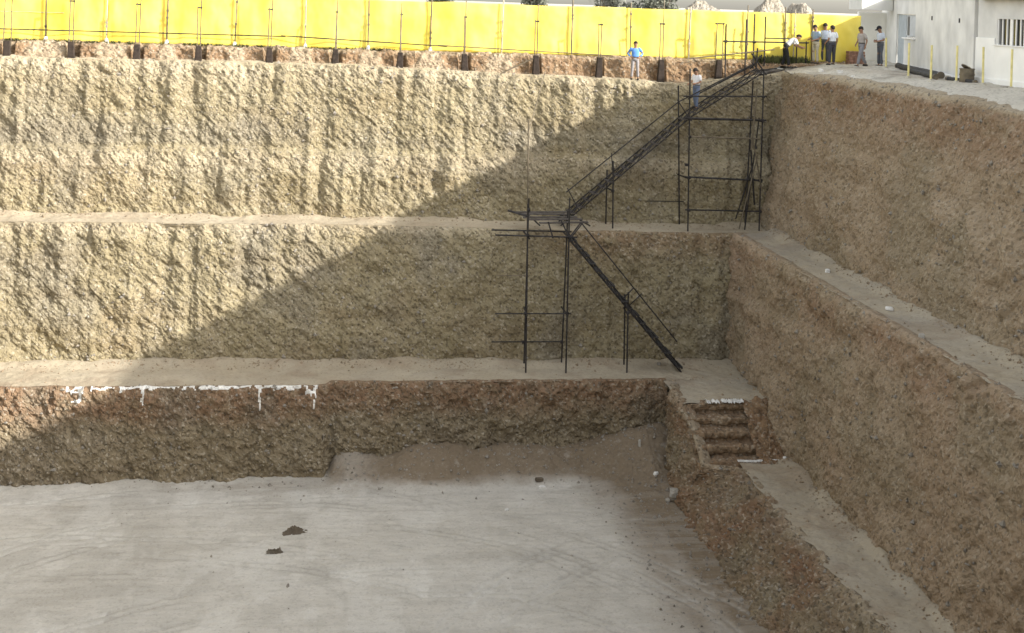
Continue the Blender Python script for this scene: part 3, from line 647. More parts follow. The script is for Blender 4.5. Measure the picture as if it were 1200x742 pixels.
tube('rail', (-16.0, -0.02, 1.22), (-10.9, -0.02, 1.25), 0.012, M['tube_pale'], fence)

# ------------------------------------------------------------------ dark stub piles with twin tubes at the ledge
CPZ = [3.2, 3.2, 3.15, 3.09, 3.11, 3.09, 3.07, 3.04, 2.95, 2.89, 3.01, 3.1]
ordn = ['leftmost', 'second', 'third', 'fourth', 'fifth', 'sixth', 'seventh', 'eighth', 'ninth', 'tenth', 'eleventh', 'rightmost']
gaps = [0.28, 0.16, 0.14, 0.13, 0.13, 0.05, 0.05, 0.06, 0.13, 0.13, 0.18, 0.34]
for i_, x in enumerate(PILE_X):
    zb_ = float(z_lip(x)) - 0.05
    lb = {8: 'grey stub pile with raking tube left of the blue shirted man, ninth from the left', 9: 'dark stub pile with twin tubes just left of the blue shirted man', 10: 'dark stub pile with twin tubes just right of the blue shirted man', 11: 'rightmost dark stub pile with wide twin tubes behind the stair'}.get(i_, 'dark stub pile with twin tubes set in the red ledge, %s%s' % (ordn[i_], ' of twelve' if i_ == 0 else ' from the left'))
    t = thing('stub_pile', lb, 'pile', (x, 56.98, zb_), 0, 'dark stub piles along the red ledge')
    H_ = ZG - zb_ + rng.uniform(-0.05, 0.08); tl = rng.uniform(-0.04, 0.04)
    bm = bm_new(); vs = bm_box(bm, (0, 0, H_ / 2), (0.23, 0.25, H_))
    for v in vs:
        if v.co.z < 0.1: v.co.x *= 1.35 + rng.uniform(-0.1, 0.15)
        else: v.co.x += tl
    bm_done('stub', bm, M['pile'], t, 0.025)
    g = gaps[i_]
    for s in (-1, 1):
        tube('tube', (s * g / 2 + tl, 0.06 * s, H_ - 0.25), (s * g / 2 + tl + rng.uniform(-0.03, 0.03), 0.06 * s, CPZ[i_] - zb_ + (0.06 if s < 0 or i_ in (9, 11) else rng.uniform(0.5, 1.3))), 0.024, M['tube_grey'], t)
    bm = bm_new(); bm_box(bm, (tl, 0, CPZ[i_] - zb_), (g + 0.08, 0.14, 0.065)); bm_done('coupler', bm, M['tube'], t, 0.012)
    if i_ == 8: tube('brace', (-1.9, -0.35, -0.05), (0, -0.05, 0.85), 0.028, M['tube_grey'], t)

# ------------------------------------------------------------------ scaffold stair
R_ = 0.034
def flight(name, label, p0, p1, width, rail, yoff=0.0, bent=None, n=14, plank=M['plank']):
    """p0 foot, p1 head (x,y,z); stringers either side, plank treads, a handrail on its posts"""
    t = thing(name, label, 'stair flight', p0)
    o0 = Vector(p0); pts = [Vector(p) - o0 for p in ([p0] + ([bent] if bent else []) + [p1])]
    for s in (0, 1):
        bm = bm_new()
        for a, b in zip(pts[:-1], pts[1:]):
            for dz in (0, 0.2): bm_tube(bm, a + Vector((0, s * width, dz)), b + Vector((0, s * width, dz)), R_ * 0.9)
            L = (b - a).length; m = max(2, int(L / 0.5))
            for k in range(m): bm_tube(bm, a.lerp(b, k / m) + Vector((0, s * width, 0)), a.lerp(b, (k + 0.8) / m) + Vector((0, s * width, 0.2)), R_ * 0.5, 6)
        bm_done('stringer', bm, M['tube'], t)
    total = sum((b - a).length for a, b in zip(pts[:-1], pts[1:])); acc = 0
    seg = [(a, b) for a, b in zip(pts[:-1], pts[1:])]
    for k in range(n):
        d = total * (k + 0.5) / n
        for a, b in seg:
            L = (b - a).length
            if d <= L: c = a.lerp(b, d / L); break
            d -= L
        box('tread', (c.x + rng.uniform(-0.03, 0.03), c.y + width / 2, c.z + 0.12 + rng.uniform(-0.02, 0.03)), (rng.uniform(0.2, 0.3), width + rng.uniform(0.05, 0.3), 0.04), plank, t, Matrix.Rotation(rng.uniform(-0.08, 0.08), 4, 'Y'), 0)
    for yy in rail['y']:
        rp = [Vector(p) - o0 + Vector((0, yy, 0)) for p in rail['pts']]
        bm = bm_new()
        for a, b in zip(rp[:-1], rp[1:]): bm_tube(bm, a, b, R_ * 0.8)
        bm_done('handrail', bm, M['tube'], t)
        for (u, foot) in rail['posts']:
            d = u * (len(rp) - 1); i = min(int(d), len(rp) - 2); top = rp[i].lerp(rp[i + 1], d - i)
            tube('rail_post', Vector(foot) - o0 + Vector((0, yy, 0)), top + (top - (Vector(foot) - o0 + Vector((0, yy, 0)))).normalized() * 0.12, R_ * 0.7, M['tube'], t)
    return t
flight('stair_flight', 'lower black tube stair flight standing on the second terrace', (14.95, 51.75, -11.46), (10.02, 51.75, -5.92), 0.75,
       {'y': [0.0], 'pts': [(14.68, 51.75, -10.12), (10.45, 51.75, -5.2)], 'posts': [(0.39, (12.5, 51.75, -8.7)), (0.99, (10.0, 51.75, -5.9))]}, n=18, plank=M['rubber'])
flight('stair_flight', 'upper black tube stair flight climbing to the top of the pit', (10.15, 54.72, -5.86), (19.0, 54.72, 0.98), 0.75,
       {'y': [0.0], 'pts': [(10.35, 54.72, -4.4), (15.24, 54.72, -0.36), (18.65, 54.72, 1.42)], 'posts': [(0.01, (10.95, 54.72, -5.2)), (0.2, (12.45, 54.72, -4.05)), (0.5, (15.75, 54.72, -1.1)), (0.99, (19.1, 54.72, 0.85))]}, bent=(15.84, 54.72, -1.0), n=26)
def tubes(parent, base, items, name, mat=None, r=R_):
    for it in items:
        a, b = it[0], it[1]; m_ = it[2] if len(it) > 2 else (mat or M['tube']); nm = it[3] if len(it) > 3 else name
        tube(nm, Vector(a) - Vector(base), Vector(b) - Vector(base), r * (it[4] if len(it) > 4 else 1), m_, parent)
def clamps(parent, base, pts):
    for p_ in pts: box('clamp', Vector(p_) - Vector(base), (0.13, 0.13, 0.12), M['tube'], parent, None, 0.02)
# landing tower at the foot of the upper flight
b0 = (9.2, 52.3, -11.4)
t = thing('scaffold_tower', 'left scaffold tower carrying the plank landing between the two flights', 'scaffold tower', b0)
tubes(t, b0, [((8.36, 51.8, -11.5), (8.22, 51.8, -4.45)), ((8.45, 52.9, -11.45), (8.42, 52.9, -4.4)), ((10.03, 51.8, -11.5), (9.95, 51.8, -4.2)), ((10.04, 52.9, -11.45), (10.1, 52.9, -4.9)),
              ((8.24, 51.82, -6.2), (8.13, 51.82, -1.0), M['tube_grey'], 'standard', 0.8), ((8.13, 51.84, -1.6), (9.0, 53.2, 0.95), M['tube_grey'], 'standard', 0.55)], 'standard')
tubes(t, b0, [((6.9, 51.72, -5.73), (10.3, 51.72, -5.80)), ((6.9, 52.98, -5.75), (10.3, 52.98, -5.8)), ((7.0, 51.72, -8.94), (10.15, 51.72, -8.94), M['tube'], 'ledger', 0.8), ((7.05, 52.98, -10.43), (10.1, 52.98, -10.43), M['tube'], 'ledger', 0.8),
              ((7.0, 51.87, -7.4), (8.4, 51.87, -7.42), M['tube_grey'], 'ledger', 0.6), ((8.3, 51.6, -5.85), (8.3, 53.3, -5.85)), ((9.98, 51.6, -5.85), (9.98, 53.3, -5.85)), ((8.3, 51.6, -9.0), (8.4, 53.1, -9.0)), ((10, 51.6, -9.0), (10, 53.1, -9.0))], 'ledger')
tubes(t, b0, [((9.1, 51.9, -5.2), (9.3, 51.75, -5.85)), ((9.65, 51.9, -5.15), (9.95, 51.75, -5.8)), ((10.45, 51.78, -5.2), (9.95, 51.72, -5.85)), ((8.2, 51.7, -4.95), (7.4, 51.9, -4.75), M['tube'], 'brace', 1.3)], 'brace')
clamps(t, b0, [(8.25, 51.76, -5.75), (10.0, 51.76, -5.8), (10.0, 51.76, -5.95), (8.27, 51.76, -8.94), (10.0, 51.76, -8.94), (8.4, 52.94, -10.43), (10.03, 52.94, -10.43), (8.25, 51.76, -4.7)])
for k in range(5):
    box('plank', Vector((9.75 + rng.uniform(-0.1, 0.1) - 0.12 * k, 52.1 + 0.62 * k, -5.28 + 0.04 * (k % 2) + rng.uniform(0, 0.03))) - Vector(b0), (2.1 + rng.uniform(-0.3, 0.3), 0.24, 0.05), M['plank'], t, Matrix.Rotation(rng.uniform(-0.04, 0.04), 4, 'Z') @ Matrix.Rotation(rng.uniform(-0.03, 0.03), 4, 'Y'))
tubes(t, b0, [((10.85, 51.9, -5.35), (10.6, 55.0, -5.4)), ((8.75, 51.9, -5.35), (8.7, 55.0, -5.4))], 'ledger')
# trestle under the lower flight
b0 = (12.6, 52.3, -11.4)
t = thing('scaffold_trestle', 'two legged tube prop under the middle of the lower flight', 'scaffold prop', b0)
tubes(t, b0, [((12.58, 51.72, -11.5), (12.53, 51.72, -8.05)), ((12.66, 52.6, -11.5), (12.6, 52.6, -8.35))], 'standard')
tubes(t, b0, [((12.5, 51.6, -8.95), (12.6, 52.75, -8.95)), ((12.3, 51.66, -8.3), (12.75, 51.66, -7.85), M['tube'], 'brace', 0.8)], 'ledger'); clamps(t, b0, [(12.54, 51.7, -8.9)])
# prop under the upper flight
b0 = (12.4, 55.1, -6.0)
t = thing('scaffold_trestle', 'two legged tube prop under the lower part of the upper flight', 'scaffold prop', b0)
tubes(t, b0, [((12.45, 54.65, -6.1), (12.37, 54.65, -3.0)), ((12.32, 55.5, -6.05), (12.3, 55.5, -3.5))], 'standard')
tubes(t, b0, [((12.4, 54.5, -4.3), (12.3, 55.65, -4.3))], 'ledger'); clamps(t, b0, [(12.39, 54.63, -4.3), (12.37, 54.63, -3.35)])
# tall tower under the head of the stair
b0 = (17.3, 55.1, -6.0)
t = thing('scaffold_tower', 'tall scaffold tower under the head of the stair beside the corner', 'scaffold tower', b0)
tubes(t, b0, [((15.82, 54.62, -6.1), (15.68, 54.62, 1.1)), ((15.71, 55.62, -6.05), (15.45, 55.62, 0.3)), ((19.07, 54.62, -6.1), (19.05, 54.62, 1.2)), ((18.75, 55.62, -6.0), (18.95, 55.75, 0.6)), ((18.5, 54.9, -6.0), (19.0, 54.9, -1.0), M['tube'], 'standard', 0.9)], 'standard')
tubes(t, b0, [((15.4, 54.55, -0.10), (19.2, 54.55, -0.02)), ((15.5, 54.55, -1.05), (19.2, 54.55, -1.08), M['tube'], 'ledger', 1.2), ((15.5, 55.7, -1.2), (19.0, 55.7, -1.2)), ((15.6, 54.55, -1.86), (18.9, 54.55, -1.9), M['tube_grey'], 'ledger', 1.0), ((15.6, 54.55, -3.64), (19.1, 54.55, -3.75), M['tube'], 'ledger', 1.2), ((15.65, 54.55, -5.08), (19.15, 54.55, -5.12)), ((14.2, 55.72, -4.9), (15.9, 55.72, -4.9), M['tube'], 'ledger', 0.6),
              ((15.75, 54.4, -1.15), (15.6, 55.8, -1.15)), ((19.05, 54.4, -1.15), (18.9, 55.8, -1.15)), ((15.75, 54.4, -3.7), (15.6, 55.8, -3.7)), ((19.05, 54.4, -3.8), (18.9, 55.8, -3.8))], 'ledger')
tubes(t, b0, [((18.72, 54.5, 0.3), (18.55, 54.5, -2.4), M['tube_grey'], 'brace', 1.1), ((18.6, 54.5, -1.9), (19.1, 54.5, -4.2), M['tube_grey'], 'brace', 1.0), ((18.85, 54.48, -2.6), (18.1, 54.48, -5.9), M['tube_grey'], 'brace', 0.9), ((18.75, 54.9, -3.2), (18.2, 55.3, -5.6), M['tube'], 'brace', 0.9), ((18.65, 55.0, -2.0), (18.95, 55.0, -4.9), M['tube'], 'brace', 1.2)], 'brace')
clamps(t, b0, [(15.72, 54.58, -0.1), (15.74, 54.58, -1.06), (15.76, 54.58, -1.88), (15.62, 54.5, -3.1), (15.8, 54.58, -3.66), (15.8, 54.58, -5.1), (19.05, 54.58, -0.05), (19.05, 54.58, -1.08), (19.07, 54.58, -3.75), (19.07, 54.58, -5.12), (18.75, 54.55, -2.3)])
# head frame where the stair meets the ground
b0 = (19.2, 55.3, 0.95)
t = thing('head_frame', 'crossed tube stubs and planks tying the stair head to the ground', 'scaffold frame', b0)
tubes(t, b0, [((18.55, 54.9, 1.85), (19.3, 55.0, 0.9)), ((19.0, 54.8, 1.8), (18.5, 54.9, 1.15)), ((18.7, 54.7, 1.0), (18.75, 54.7, 2.1)), ((15.9, 55.6, -0.3), (18.9, 55.4, 1.35)), ((18.6, 54.6, 1.1), (20.2, 56.2, 1.15)), ((18.9, 54.7, 0.9), (20.6, 56.3, 1.1))], 'brace')
for k in range(3): box('plank', Vector((19.35 + 0.25 * k, 55.2 + 0.25 * k, 1.03 + 0.02 * k)) - Vector(b0), (0.9, 0.22, 0.05), M['plank'], t, Matrix.Rotation(0.5 + rng.uniform(-0.2, 0.2), 4, 'Z'))
# guard rail at the head of the stair, in front of the fence
b0 = (19.5, 57.2, 1.3)
t = thing('guard_rail', 'tube guard rail on four standards before the fence at the stair head', 'guard rail', b0)
tubes(t, b0, [((18.05, 57.05, 0.3), (18.02, 57.05, 3.1)), ((19.0, 57.1, 0.6), (19.0, 57.1, 3.35)), ((19.42, 57.2, 0.9), (19.42, 57.2, 3.6)), ((19.95, 57.2, 1.2), (19.95, 57.2, 3.5)), ((21.55, 57.35, 1.2), (21.55, 57.35, 2.35)), ((22.0, 57.3, 1.2), (22.0, 57.3, 2.4))], 'standard')
tubes(t, b0, [((17.9, 57.0, 2.30), (22.1, 57.25, 2.33)), ((19.9, 57.1, 2.5), (21.4, 57.1, 2.5), M['tube'], 'ledger', 0.8), ((16.2, 57.0, 1.45), (20.4, 57.15, 1.98), M['tube_grey'], 'ledger', 0.9)], 'ledger'); clamps(t, b0, [(19.42, 57.15, 2.3), (18.03, 57.02, 2.3)])

# ------------------------------------------------------------------ building on the right
def quad_house():
    A = Vector((23.9, 45.2, 0)); B = Vector((28.75, 64.2, 0)); G0 = 1.15
    ho = thing('site_house', 'pale rendered single storey house with barred window beside the pit', 'house', (24.2, 44, G0))
    o0 = Vector((24.2, 44, G0))
    dAB = (B - A).normalized(); nrm = Vector((-dAB.y, dAB.x, 0))          # towards the pit
    ang = math.atan2(dAB.y, dAB.x); L = (B - A).length; Rz = Matrix.Rotation(ang, 4, 'Z')
    zt = 4.55
    def wbox(name, s0, s1, z0, z1, d0, d1, mat, parent=ho, bevel=0.01):   # box along wall AB; d = distance out of the wall
        c = A + dAB * ((s0 + s1) / 2) + nrm * ((d0 + d1) / 2); c.z = (z0 + z1) / 2
        return box(name, c - o0, (s1 - s0, abs(d1 - d0), z1 - z0), mat, parent, Rz, bevel)
    # opening positions along the wall, measured from the near corner
    dr = (13.4, 15.4); wn = (10.8, 13.4)
    wbox('wall', 0.0, wn[0], G0 - 0.5, zt, -0.3, 0, M['plaster'])
    wbox('wall', wn[0], wn[1], G0 - 0.5, 2.72, -0.3, 0, M['plaster'], bevel=0); wbox('wall', wn[0], wn[1], 3.82, zt, -0.3, 0, M['plaster'], bevel=0)
    wbox('wall', wn[1], dr[1], 3.82, zt, -0.3, 0, M['plaster'], bevel=0)
    wbox('wall', dr[1], L, G0 - 0.5, zt, -0.3, 0, M['plaster'])
    d_ = wbox('door', dr[0] + 0.03, dr[1] - 0.03, G0 + 0.12, 3.8, -0.14, -0.09, M['door'])
    wbox('door_panel', dr[0] + 0.25, dr[1] - 0.25, G0 + 0.5, 2.4, -0.088, -0.07, M['door'], d_)
    w_ = wbox('window', wn[0] + 0.02, wn[1] - 0.02, 2.74, 3.8, -0.16, -0.12, M['frame'])
    wbox('pane', wn[1] - 0.75, wn[1] - 0.2, 2.82, 3.72, -0.118, -0.108, M['glass'], w_)
    wbox('shutter', wn[0] + 0.12, wn[1] - 0.95, 2.8, 3.74, -0.118, -0.07, M['frame'], w_)
    wbox('sill', wn[0] - 0.1, wn[1] + 0.1, 2.66, 2.72, 0.0, 0.10, M['plaster_w'], w_)
    wbox('plinth', 0.05, dr[0] - 0.1, G0 - 0.4, G0 + 0.30, 0.003, 0.07, M['plaster_w'])
    wbox('roof', -0.2, L + 0.3, zt, zt + 0.16, -6, 0.10, M['plaster'])
    wbox('gable_wall', L - 0.3, L, G0 - 0.5, zt, -6.0, -0.301, M['plaster'])
    for (s, z_) in ((7.2, 3.6), (16.9, 4.25), (2.2, 3.55)): wbox('vent', s, s + 0.16, z_, z_ + 0.18, 0.003, 0.03, M['rubber'])
    # near block: wall along Y with lower white dado, barred window, brown eave
    X0 = 23.95; y1 = 45.0; y0 = -10.0
    def bx(name, x0, x1, ya, yb_, z0, z1, mat, parent=ho, bevel=0.01): return box(name, Vector(((x0 + x1) / 2, (ya + yb_) / 2, (z0 + z1) / 2)) - o0, (x1 - x0, yb_ - ya, z1 - z0), mat, parent, None, bevel)
    wy = (40.5, 43.6)
    bx('wall', X0, X0 + 0.3, wy[1], y1, G0 - 0.5, 4.45, M['plaster'])
    bx('wall', X0, X0 + 0.3, y0, wy[0], G0 - 0.5, 4.45, M['plaster'])
    bx('wall', X0, X0 + 0.3, wy[0], wy[1], G0 - 0.5, 2.83, M['plaster'], bevel=0); bx('wall', X0, X0 + 0.3, wy[0], wy[1], 3.76, 4.45, M['plaster'], bevel=0)
    bx('dado', X0 - 0.05, X0 - 0.003, wy[1] + 0.06, y1 + 0.05, G0 - 0.5, 3.05, M['plaster_w']); bx('dado', X0 - 0.052, X0 - 0.003, y0, wy[0] - 0.06, G0 - 0.5, 3.05, M['plaster_w']); bx('dado', X0 - 0.05, X0 - 0.003, wy[0] - 0.06, wy[1] + 0.06, G0 - 0.5, 2.78, M['plaster_w'])
    bx('plinth', X0 - 0.12, X0 - 0.055, y0, y1 + 0.05, G0 - 0.5, G0 + 0.42, M['plaster_w'])
    w2 = bx('window', X0 + 0.16, X0 + 0.2, wy[0], wy[1], 2.83, 3.76, M['glass'])
    for k in range(11):
        yy = wy[0] + 0.02 + (wy[1] - wy[0] - 0.04) * k / 10; bx('bar', X0 + 0.03, X0 + 0.07, yy - (0.09 if k in (4, 7) else 0.03), yy + (0.09 if k in (4, 7) else 0.03), 2.83, 3.76, M['plaster_w'], w2, 0)
    bx('sill', X0 - 0.12, X0 + 0.1, wy[0] - 0.12, wy[1] + 0.12, 2.785, 2.828, M['plaster_w'], w2)
    bx('roof', X0 - 0.45, X0 + 8, y0, 44.6, 4.45, 4.95, M['eave'])
    bx('gable_wall', X0 + 0.301, X0 + 8, y1 - 0.3, y1, G0 - 0.5, 4.45, M['plaster'])
    # porch slab past the far end
    bx('canopy', 26.25, 27.9, 61.0, 62.6, 3.98, 4.8, M['plaster'])
    bx('shadow_block', 25.4, 33.0, y0 + 0.1, 50.4, 4.951, 5.95, M['plaster'])  # unseen block added over the roof to cast the back bank's shadow line
    return ho
quad_house()
wl = box('yard_wall', (27.7, 63.0, 2.5), (1.55, 0.22, 2.75), M['plaster_w'], None, None, 0.02); tag(wl, 'bright white rendered wall standing behind the two men beside the house', 'wall')

# yellow posts along the edge
PX = [(24.6, 54.3), (22.45, 47.5), (22.4, 45.5), (22.75, 44.2), (23.15, 43.0), (23.1, 41.0)]
plab = ['farthest yellow post, beside the man in the dark cap', 'second farthest yellow post, before the grey door', 'third farthest yellow post, before the black pipes', 'fourth farthest yellow post, beside the dark drum', 'fifth farthest yellow post, before the white dado', 'nearest yellow post, under the barred window']
for (x, y), lb in zip(PX, plab):
    z0 = float(g_height(x, y)); t = thing('marker_post', lb, 'post', (x, y, z0), 0, 'yellow posts along the pit edge')
    bm = bm_new(); bm_tube(bm, (0, 0, -0.2), (rng.uniform(-0.04, 0.04), 0, 1.38), 0.04, 10); bm_done('shaft', bm, M['yellow_post'], t)
    bm = bm_new(); bm_tube(bm, (0, 0, 0.0), (0, 0, 0.10), 0.12, 10, 0.08); bm_done('footing', bm, M['ground'], t)
# dark pipes, drum and bricks on the ground by the house
def pipe(label, p, q, r, seg=14):
    z0 = float(g_height(p[0], p[1])); z1_ = float(g_height(q[0], q[1])); p = Vector((*p, z0 + r)); q = Vector((*q, z1_ + r))
    t = thing('pipe', label, 'pipe', p - Vector((0, 0, r)), 0); o0 = p - Vector((0, 0, r))
    bm = bm_new(); n = 10
    for k in range(n): bm_tube(bm, p.lerp(q, k / n) - o0, p.lerp(q, (k + 1) / n) - o0, r * (1.0 if k % 2 else 0.97), seg)
    bm_done('barrel', bm, M['rubber'], t, smooth=False)
    for e, d in ((p, p - q), (q, q - p)):
        bm = bm_new(); d = d.normalized(); bm_tube(bm, e - o0 - d * 0.1, e - o0 + d * 0.02, r * 1.12, seg); bm_done('collar', bm, M['tube_grey'], t)
pipe('long black pipe lying along the foot of the house wall', (23.5, 46.9), (25.3, 54.6), 0.13)
pipe('shorter black pipe lying in front of the long black pipe', (23.0, 46.3), (24.2, 51.0), 0.10)
pipe('thin black pipe lying before the white dado near the dark drum', (23.35, 43.9), (23.3, 46.0), 0.07)
z0 = float(g_height(23.45, 44.6)); t = thing('drum', 'dark grey dented drum standing at the house corner', 'drum', (23.45, 44.75, z0))
bm = bm_new()
for a, b, ra, rb in ((0, 0.1, 0.27, 0.28), (0.1, 0.27, 0.265, 0.265), (0.27, 0.31, 0.285, 0.285), (0.31, 0.48, 0.265, 0.26), (0.48, 0.52, 0.28, 0.28)): bm_tube(bm, (0, 0, a), (0, 0.0, b), ra, 18, rb)
bm_done('shell', bm, M['tube_grey'], t); bm = bm_new(); bm_tube(bm, (0, 0, 0.52), (0.02, 0, 0.55), 0.25, 18); bm_done('lid', bm, M['tube_grey'], t)
stone('rock', 'grey lump on the ground under the barred window', (23.4, 41.9, 1.3), (0.2, 0.14, 0.12), M['rock'], 41)
stone('rock', 'dark flat scrap on the ground before the white dado', (23.0, 43.6, 1.28), (0.5, 0.25, 0.07), M['clod'], 42)
for k, (x, y, s) in enumerate(((21.6, 54.4, 0.14), (21.9, 53.0, 0.11), (21.5, 50.6, 0.09))):
    stone('rock', ['largest white rock on the edge below the bent man', 'white rock on the edge between the men', 'small white rock on the edge below the walking man'][k], (x, y, float(g_height(x, y)) - 0.03), (s * 1.5, s, s), M['lime'], 51 + k)
# bricks stacked at the end of the fence
z0 = ZG - 0.1; t = thing('brick_stack', 'brown brick stack at the right end of the yellow fence', 'bricks', (24.55, 57.6, z0))
for r0 in range(5):
    bm = bm_new()
    for k in range(3): bm_box(bm, (-0.27 + 0.27 * k + rng.uniform(-0.02, 0.02), rng.uniform(-0.02, 0.02), 0.07 + 0.135 * r0), (0.25, 0.4, 0.125))
    bm_done('course', bm, M['brick'], t, 0.01)

# ------------------------------------------------------------------ dry weeds at the foot of the fence
def weeds(pts, label, seed, hmin=0.15, hmax=0.45):
    r = random.Random(seed); V = []; F = []
    for (x, y, z) in pts:
        for k in range(7):
            a = r.uniform(0, 6.28); h = r.uniform(hmin, hmax); l = r.uniform(0.05, 0.22); w = 0.02
            dx, dy = math.cos(a), math.sin(a); n = len(V)
            V += [(x - dy * w, y + dx * w, z), (x + dy * w, y - dx * w, z), (x + dx * l * 0.5 + dy * w, y + dy * l * 0.5 - dx * w, z + h * 0.6), (x + dx * l * 0.5 - dy * w, y + dy * l * 0.5 + dx * w, z + h * 0.6), (x + dx * l, y + dy * l, z + h)]
            F += [(n, n + 1, n + 2, n + 3), (n + 3, n + 2, n + 4)]
    me = bpy.data.meshes.new('weeds'); me.from_pydata(V, [], F); me.update()
    return tag(link('weeds', me, M['weed']), label, 'weeds', None, 'stuff')
wr = random.Random(9)
weeds([(wr.uniform(19.6, 22.2), wr.uniform(57.3, 57.8), ZG - 0.12) for _ in range(150)], 'dry dark weeds at the foot of the fence by the stair head', 1)
weeds([(wr.uniform(-14, 3) , wr.uniform(57.5, 57.8), ZG - 0.02) for _ in range(160)], 'thin dry weeds along the foot of the fence', 2, 0.04, 0.16)

# ------------------------------------------------------------------ heaps and trees beyond the fence
def heap(label, x, y, rx, ry, h, seed):
    n = 60; u = np.linspace(-1, 1, n); U, V_ = np.meshgrid(u, u, indexing='ij'); Q = np.stack([U.ravel(), V_.ravel(), 0 * U.ravel()], 1)
    rr = np.hypot(Q[:, 0], Q[:, 1]); z = np.clip(1 - rr ** 1.5, 0, 1) * h * (1 + 0.38 * fbm(Q, 1.4, 2, seed)) + 0.16 * fbm(Q, 5, 4, seed + 1, 0.7) - 0.3
    Q2 = np.stack([x + Q[:, 0] * rx, y + Q[:, 1] * ry, ZG + z], 1)
    o = link('soil_heap', grid_mesh('soil_heap', Q2, n, n, {'red': 0 * z, 'pale': 0.4 + 0 * z, 'grey': 0.3 + 0 * z}), M['heap']); return tag(o, label, 'soil heap')
heap('wide pale soil heap rising behind the fence above the stair', 21.7, 74, 3.4, 4, 2.9, 401)
heap('pointed grey soil heap behind the fence near the bent man', 26.4, 75, 2.3, 2.6, 3.0, 402)
heap('low grey soil heap behind the fence right of the pointed heap', 29.0, 77, 2.6, 3, 2.3, 403)
def tree(label, x, y, h, w, seed):
    t = thing('tree', label, 'tree', (x, y, ZG)); r = random.Random(seed)
    bm = bm_new(); bm_tube(bm, (0, 0, -0.2), (0.1, 0, h * 0.55), 0.16, 8, 0.08)
    for k in range(5):
        a = k * 1.3; bm_tube(bm, (0.05, 0, h * (0.3 + 0.05 * k)), (math.cos(a) * w * 0.6, math.sin(a) * w * 0.6, h * (0.6 + 0.07 * k)), 0.06, 6, 0.02)
    bm_done('trunk', bm, M['bark'], t)
    V = []; F = []
    cl = [(r.gauss(0, w * 0.4), r.gauss(0, w * 0.4), h * r.uniform(0.4, 0.95), r.uniform(0.4, 0.8)) for _ in range(16)]
    for (cx, cy, cz, cr) in cl:
        for k in range(90):
            d = Vector((r.gauss(0, 1), r.gauss(0, 1), r.gauss(0, 1))).normalized() * cr * r.random() ** 0.4; c = Vector((cx, cy, cz)) + d
            e1 = Vector((r.gauss(0, 1), r.gauss(0, 1), r.gauss(0, 1))).normalized() * 0.13; e2 = Vector((r.gauss(0, 1), r.gauss(0, 1), r.gauss(0, 1))).normalized() * 0.08; n = len(V)
            V += [tuple(c - e1), tuple(c + e2), tuple(c + e1), tuple(c - e2)]; F.append((n, n + 1, n + 2, n + 3))
    me = bpy.data.meshes.new('crown'); me.from_pydata(V, [], F); me.update(); link('crown', me, M['leaf'], t)
tree('rounded grey green tree showing over the fence left of the blue shirted man', 19.1, 88, 3.5, 1.3, 1)
tree('low bushy tree showing over the fence right above the blue shirted man', 21.5, 88, 3.0, 1.4, 2)
tree('grey green tree showing over the fence just left of the wide soil heap', 23.2, 88, 3.5, 1.2, 5)
tree('small dark tree farthest left showing over the fence top', 7.4, 88, 3.4, 0.8, 3)
tree('small dark tree showing over the fence between the rounded one and the farthest left one', 13.9, 88, 3.4, 0.8, 4)

# ------------------------------------------------------------------ people
def skin_mesh(verts, edges, radii, root, sub=1):
    me = bpy.data.meshes.new('tmp'); me.from_pydata([tuple(v) for v in verts], edges, []); me.update()
    o = bpy.data.objects.new('tmp', me); COL.objects.link(o)
    o.modifiers.new('s', 'SKIN')
    if not me.skin_vertices: 
        bpy.context.view_layer.objects.active = o; bpy.ops.mesh.customdata_skin_add()
    for sv, r in zip(me.skin_vertices[0].data, radii):
        sv.radius = (r, r) if not isinstance(r, tuple) else r; sv.use_root = False
    me.skin_vertices[0].data[root].use_root = True
    if sub: m2 = o.modifiers.new('d', 'SUBSURF'); m2.levels = sub; m2.render_levels = sub
    dg = bpy.context.evaluated_depsgraph_get(); res = bpy.data.meshes.new_from_object(o.evaluated_get(dg))
    bpy.data.objects.remove(o); bpy.data.meshes.remove(me)
    for p in res.polygons: p.use_smooth = True
    return res
def ring_loft(rings, seg=14):
    """rings: (centre, rx, ry, axis_x, axis_y) -> closed tube bmesh"""
    bm = bm_new(); prev = None
    for (c, rx, ry, ax, ay) in rings:
        cur = [bm.verts.new(c + ax * (rx * math.cos(2 * math.pi * k / seg)) + ay * (ry * math.sin(2 * math.pi * k / seg))) for k in range(seg)]
        if prev:
            for k in range(seg): bm.faces.new((prev[k], prev[(k + 1) % seg], cur[(k + 1) % seg], cur[k]))
        else: bm.faces.new(cur[::-1])
        prev = cur
    bm.faces.new(prev); return bm
def limb(bm, pts, radii, seg=10):
    prev = None
    for i, (p_, r) in enumerate(zip(pts, radii)):
        d = (pts[min(i + 1, len(pts) - 1)] - pts[max(i - 1, 0)]).normalized(); q = d.to_track_quat('Z', 'Y')
        cur = [bm.verts.new(p_ + q @ Vector((r * math.cos(2 * math.pi * k / seg), r * math.sin(2 * math.pi * k / seg), 0))) for k in range(seg)]
        if prev:
            for k in range(seg): bm.faces.new((prev[k], prev[(k + 1) % seg], cur[(k + 1) % seg], cur[k]))
        else: bm.faces.new(cur[::-1])
        prev = cur
    bm.faces.new(prev)
